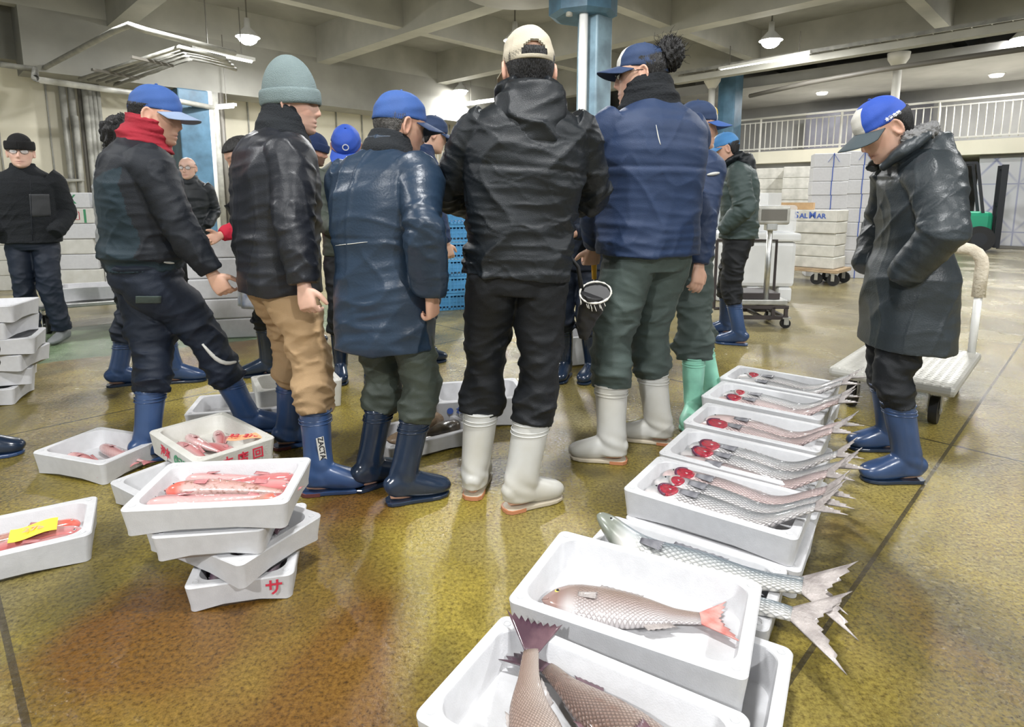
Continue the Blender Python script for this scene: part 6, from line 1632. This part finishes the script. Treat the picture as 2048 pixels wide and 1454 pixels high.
# hand truck behind the coat
P0, P1, P2 = atz(1636, 727, .25), atz(1912, 778, .25), atz(1964, 705, .25)
e1 = Vector(P1 - P0); e2 = Vector(P2 - P1); yaw_ = math.atan2(e2.y, e2.x); LT = e2.length; WT = .60
ctr = Vector(P1) + Vector((cos(yaw_), sin(yaw_), 0)) * LT / 2 + Vector((-sin(yaw_), cos(yaw_), 0)) * WT / 2
t = thing('hand_truck', 'grey platform hand truck with a padded handle behind the long coat', 'trolley', (ctr.x, ctr.y, 0), yaw_)
vs, fs = [], []
def tread_mat():
    m = mat('raised_tread_plate', (0.50, 0.49, 0.45), .42, metal=.3); nt = m.node_tree; b = nt.nodes['Principled BSDF']; L = nt.links.new
    tc = nd(nt, 'ShaderNodeTexCoord'); sx = nd(nt, 'ShaderNodeSeparateXYZ'); L(tc.outputs['Object'], sx.inputs[0])
    def M(op, a, c=None):
        x = nd(nt, 'ShaderNodeMath', operation=op)
        for i, q in enumerate((a, c)):
            if q is None: continue
            if isinstance(q, (int, float)): x.inputs[i].default_value = q
            else: L(q, x.inputs[i])
        return x.outputs[0]
    h = M('MULTIPLY', M('SINE', M('MULTIPLY', M('ADD', sx.outputs['X'], sx.outputs['Y']), 80.0)), M('SINE', M('MULTIPLY', M('SUBTRACT', sx.outputs['X'], sx.outputs['Y']), 80.0)))
    bp = nd(nt, 'ShaderNodeBump'); bp.inputs['Strength'].default_value = .9; bp.inputs['Distance'].default_value = .006; L(M('MAXIMUM', h, .1), bp.inputs['Height']); L(bp.outputs[0], b.inputs['Normal'])
    return m
o = MB().box((0, 0, .222), (LT, WT, .055)).build('deck', tread_mat(), t, bevel=.02)
for x in (-LT / 2 + .16, LT / 2 - .16):
    for y in (-.2, .2): caster(t, x, y, .075, pi / 2, .19)
hx = LT / 2 - .03
MB().tube([(hx, -WT / 2 + .05, .24), (hx + .02, -WT / 2 + .05, .62)], .022, 12).build('handle_post', M_white, t, True)
MB().tube([(hx, WT / 2 - .05, .24), (hx + .02, WT / 2 - .05, .62)], .022, 12).build('handle_post', M_white, t, True)
pts = [(hx + .02, -WT / 2 + .05, .60), (hx + .03, -WT / 2 + .05, .80)] + [(hx + .03, (-WT / 2 + .05) + .10 * (1 - cos(a)), .80 + .10 * sin(a)) for a in (.4, .8, 1.2, 1.57)] + [(hx + .03, 0, .905)] + [(hx + .03, (WT / 2 - .05) - .10 * (1 - cos(a)), .80 + .10 * sin(a)) for a in (1.57, 1.2, .8, .4)] + [(hx + .03, WT / 2 - .05, .80), (hx + .02, WT / 2 - .05, .60)]
MB().tube(pts, .036, 12).build('padded_handle', M_pad, t, True)
# trolley at the left with its load
q = atz(150, 672)
t = thing('trolley', 'low flat trolley with a rusty end frame behind the man in the black fleece', 'trolley', (q[0] - .10, q[1] + .48, 0), .55)
MB().box((0, 0, .25), (.95, .58, .04)).build('deck', M_steel, t, bevel=.008)
for x in (-.38, .38):
    for y in (-.2, .2): caster(t, x, y, .085, .3, .22)
m = MB()
for y in (-.24, .24): m.bar((.45, y, .25), (.45, y, 1.02), .05, .05)
for z in (.55, .98): m.bar((.45, -.24, z), (.45, .24, z), .035, .035)
m.build('end_frame', M_rusty, t)
q = t.location
TB = foam_box(q.x + .02, q.y - .02, .2705, 28, 'white foam box of ice on the trolley behind the black fleece', .62, .42, .13)
# piles of boxes behind it
p = aty(150, 420, 7.4)
for i in range(7):
    o = MB().box((0, 0, .092), (.56, .40, .18)).build('foam_box', M_foam_old if i % 2 else M_foam, bevel=.012); o.location = (p[0] + .03 * ((i * 5) % 3 - 1), p[1], i * .184); o.rotation_euler = (0, 0, .3 + .1 * ((i * 3) % 3 - 1))
    tag(o, 'white box of the pile behind the trolley, ' + (('bottom', 'second from the bottom', 'third from the bottom', 'fourth from the bottom', 'fifth from the bottom', 'second from the top', 'topmost with hand lettering')[i]), 'box')
    if i == 6: text('lettering', 'IXSX', .15, M_greenink, o, facing((-.02, -.2015, .10), (0, -1, 0)), bold=.002)
    if i == 5:
        MB().box((.19, -.2012, .09), (.025, .003, .16)).build('green_stripe', M_greenink, o)
        k = MB()
        for a_, b_ in (((.04, .05), (.13, .05)), ((.13, .05), (.13, .14)), ((.13, .14), (.04, .14)), ((.04, .14), (.04, .05))): k.bar((a_[0], -.2015, a_[1]), (b_[0], -.2015, b_[1]), .004, .012, (0, 1, 0))
        k.build('red_square', M_redink, o)
p = aty(182, 420, 7.0)
o = MB().box((0, 0, .08), (.2, .2, .16)).build('carton', M_crate, bevel=.006); o.location = (p[0] - .02, p[1] + .55, 1.20); o.rotation_euler = (0, 0, .3); tag(o, 'small dark blue carton beside the hand lettered box', 'carton')
o2 = MB().box((0, 0, .595), (.36, .36, 1.19)).build('carton', M_carton, bevel=.01); o2.location = (p[0] - .02, p[1] + .55, 0); o2.rotation_euler = (0, 0, .3); tag(o2, 'tall white carton under the small dark blue one', 'carton')
p = aty(38, 470, 8.2)
for i in range(4):
    o = MB().box((0, 0, .10), (.9, .5, .2)).build('foam_box', M_foam_old, bevel=.012); o.location = (p[0], p[1], i * .203); o.rotation_euler = (0, 0, .25); tag(o, 'white box of the low pile behind the black fleece, ' + ('bottom', 'second from the bottom', 'second from the top', 'topmost')[i], 'box')
p = aty(452, 560, 5.3)
for i in range(5):
    o = MB().box((0, 0, .088), (.54, .36, .174)).build('foam_box', M_foam, bevel=.012); o.location = (p[0] + .012 * (i % 2), p[1], i * .177); o.rotation_euler = (0, 0, .2 + .04 * (i % 3)); tag(o, 'white foam box under the red sleeve, ' + ('bottom', 'second from the bottom', 'middle', 'second from the top', 'topmost')[i] + ' of five', 'box')
GB = foam_box(*atz(476, 648, .0)[:2], 0, 20, 'white foam box of green shells behind the apron', .5, .34, .1)
for i in range(6): shell(GB, -.16 + .065 * i, .03 * (-1) ** i, .024, .09, .055, .05, 40 * i, M_shell2 if i % 2 else M_shell, ('brown', 'dark')[(i + 1) % 2] + ' shell in the box behind the apron, ' + ('first', 'second', 'third', 'fourth', 'fifth', 'sixth')[i] + ' from the left')
# apron of the red sweatered person
M_apron = mat('patterned_apron_vinyl', (0.66, 0.67, 0.70), .3, col2=(.28, .33, .48), vscale=16, coat=.3)
r_ = M4
def ap(u, v, off):
    th = (u - .5) * 2.5; z = 1.20 - .70 * v
    a = .215 * (1 + .06 * v); b = .19 * (1 + .10 * v)
    return np.stack([a * np.sin(th), .045 + b * np.cos(th) + .010 * np.sin(9 * th) * v + .004 * off, z + 0 * th], -1)
patch('apron', ap, np.linspace(0, 1, 40), np.linspace(0, 1, 24), M_apron, r_['root'])
# boot patch with lettering
def boot_patch():
    i = 1; sh_ = nrm(C['knees'][i] - C['ank'][i]); yr = radians(-48)
    c = C['ank'][i] + sh_ * .115
    cam_l = C['loc']((0, 0, EYE)); n_ = nrm(cam_l * V3(1, 1, 0) - c * V3(1, 1, 0)); n_ = nrm(n_ + .25 * np.cross(V3(0, 0, 1), n_))
    pt = c + n_ * .0655
    boot = [b for b in COL.objects if b.parent == C['root'] and b.name.startswith('boot')][1]
    Mx = facing(pt, n_, (0, 0, 1)) @ Matrix.Rotation(-pi / 2 + .10, 4, 'Z')
    o = MB().box((0, 0, 0), (.105, .030, .004)).build('boot_label', M_foam_old, boot); o.matrix_local = Mx
    text('lettering', 'ZACTAS', .029, M_blackink, o, Matrix.Translation((0, 0, .0025)), bold=.0006)
boot_patch()
# strips and pocket details
def strip(P, path, w_, m, name, parent):
    mb = MB(); mb.tube(path, w_, 6); o = mb.build(name, m, parent, True); return o
# hook with a yellow handle held by the tall person; glove at the hip of the hooded jacket
hp = E_['wr'][0]; hw_ = E_['root'].matrix_basis @ Vector(hp + V3(0, 0, 0)); yE = radians(24)
HW_ = Matrix.Translation(E_['root'].location) @ Matrix.Rotation(yE, 4, 'Z'); gpt = HW_ @ Vector(hp + nrm(hp - E_['elb'][0]) * .085 + V3(.02, .012, -.005))
t = thing('hand_hook', 'yellow handled hook held by the tall person at hip height', 'hook', (gpt.x, gpt.y, gpt.z), yE)
MB().tube([(0, 0, .05), (0, 0, .0), (.004, 0, -.09)], [.014, .015, .012], 12).build('handle', M_yel, t, True)
MB().tube([(.004, 0, -.085), (.004, 0, -.15), (.02, 0, -.175), (.045, 0, -.165)], .004, 8).build('hook', M_steel, t, True)
q = aty(1190, 588, 2.30)
t = thing('work_glove', 'black rubber glove with a frayed white cuff hanging at the hip', 'glove', (q[0], q[1], q[2]), -.35)
g = G()
axis = nrm(V3(-.10, .10, -1)); nA = nrm(V3(-.35, -.85, .45))
tilt_ = nrm(V3(.25, -.8, .55))
ring_ = lambda c, r1, r2, z_: None
g.tube([(.0, 0, .0, .056, .044), (-.012, .010, -.045, .050, .036), (-.035, .02, -.10, .038, .026), (-.045, .024, -.15, .030, .018), (-.05, .026, -.19, .014, .010)], V3(1, .2, .5), 30, 30, 2, folds(9, .006, 3))
go = g.build('glove_body', M_blackish if False else M_black, t, .005, 1)
m = MB(); u1 = nrm(V3(.85, .1, .0)); u2 = nrm(V3(0, .55, .75)); rgl = random.Random(3)
pts = [tuple(V3(.004, -.012, .008) + u1 * .060 * cos(a) + u2 * .047 * sin(a)) for a in np.linspace(0, 2 * pi, 41)]
m.tube(pts, [.0022 + .003 * rgl.random() for _ in pts], 7, False); m.build('frayed_cuff', M_capwf if False else C_capw, t, True)
m = MB(); m.add([tuple(V3(.002, -.006, .004))] + [tuple(V3(.002, -.006, .004) + u1 * .057 * cos(a) + u2 * .044 * sin(a)) for a in np.linspace(0, 2 * pi, 31)[:-1]], [(0, 1 + i, 1 + (i + 1) % 30) for i in range(30)]); m.build('cuff_opening', M_black, t)
m = MB()
for i in range(11):
    a = 2.2 * rgl.random() + .3; p0 = V3(.0, -.01, .0) + u1 * .058 * cos(a + 3) + u2 * .045 * sin(a + 3); m.tube([tuple(p0), tuple(p0 + V3(.012 * rgl.random(), -.006, -.012 - .014 * rgl.random()))], .0014, 5)
m.build('frayed_thread', C_capw, t, True)
hipA = Matrix.Translation(A['root'].location) @ Matrix.Rotation(A['root'].rotation_euler.z, 4, 'Z') @ Vector(A['sp'](.97) + A['rt'](.95) * .165)
d_ = Matrix.Rotation(.35, 3, 'Z') @ (hipA - t.location)
MB().tube([(-.05, .0, .0), tuple(d_ * .5 + Vector((0, 0, .012))), tuple(d_)], [.010, .008, .008], 8).build('hanging_strap', M_black, t, True)
# cap letters and coat details
def on_cap(Z, s, size, th, z, m, off=.003):
    Mx = Z['capM']; A_, B_ = .083, .104; f = (1 - ((z - .030) / .104) ** 2.5) ** .5
    p = Mx @ np.array([(A_ * f + off) * sin(th), -.004 + (B_ * f + off) * cos(th), z, 1]); n_ = Mx[:3, :3] @ nrm(V3(sin(th), cos(th), .35)); u_ = Mx[:3, :3] @ V3(0, 0, 1)
    return text('lettering', s, size, m, Z['cap'], facing(p[:3], n_, u_), ext=.001, bold=.0006)
M_white_ink = mat('white_thread', (0.75, 0.75, 0.75), .6)
M_yellow_ink = mat('yellow_thread', (0.85, 0.60, 0.10), .6)
on_cap(W, '水産市場', .017, -1.62, .042, M_white_ink, .0045)
on_cap(F, '●', .075, -.25, .075, M_yellow_ink, .004)
on_cap(M6, '○', .05, .0, .075, M_white_ink, .004)
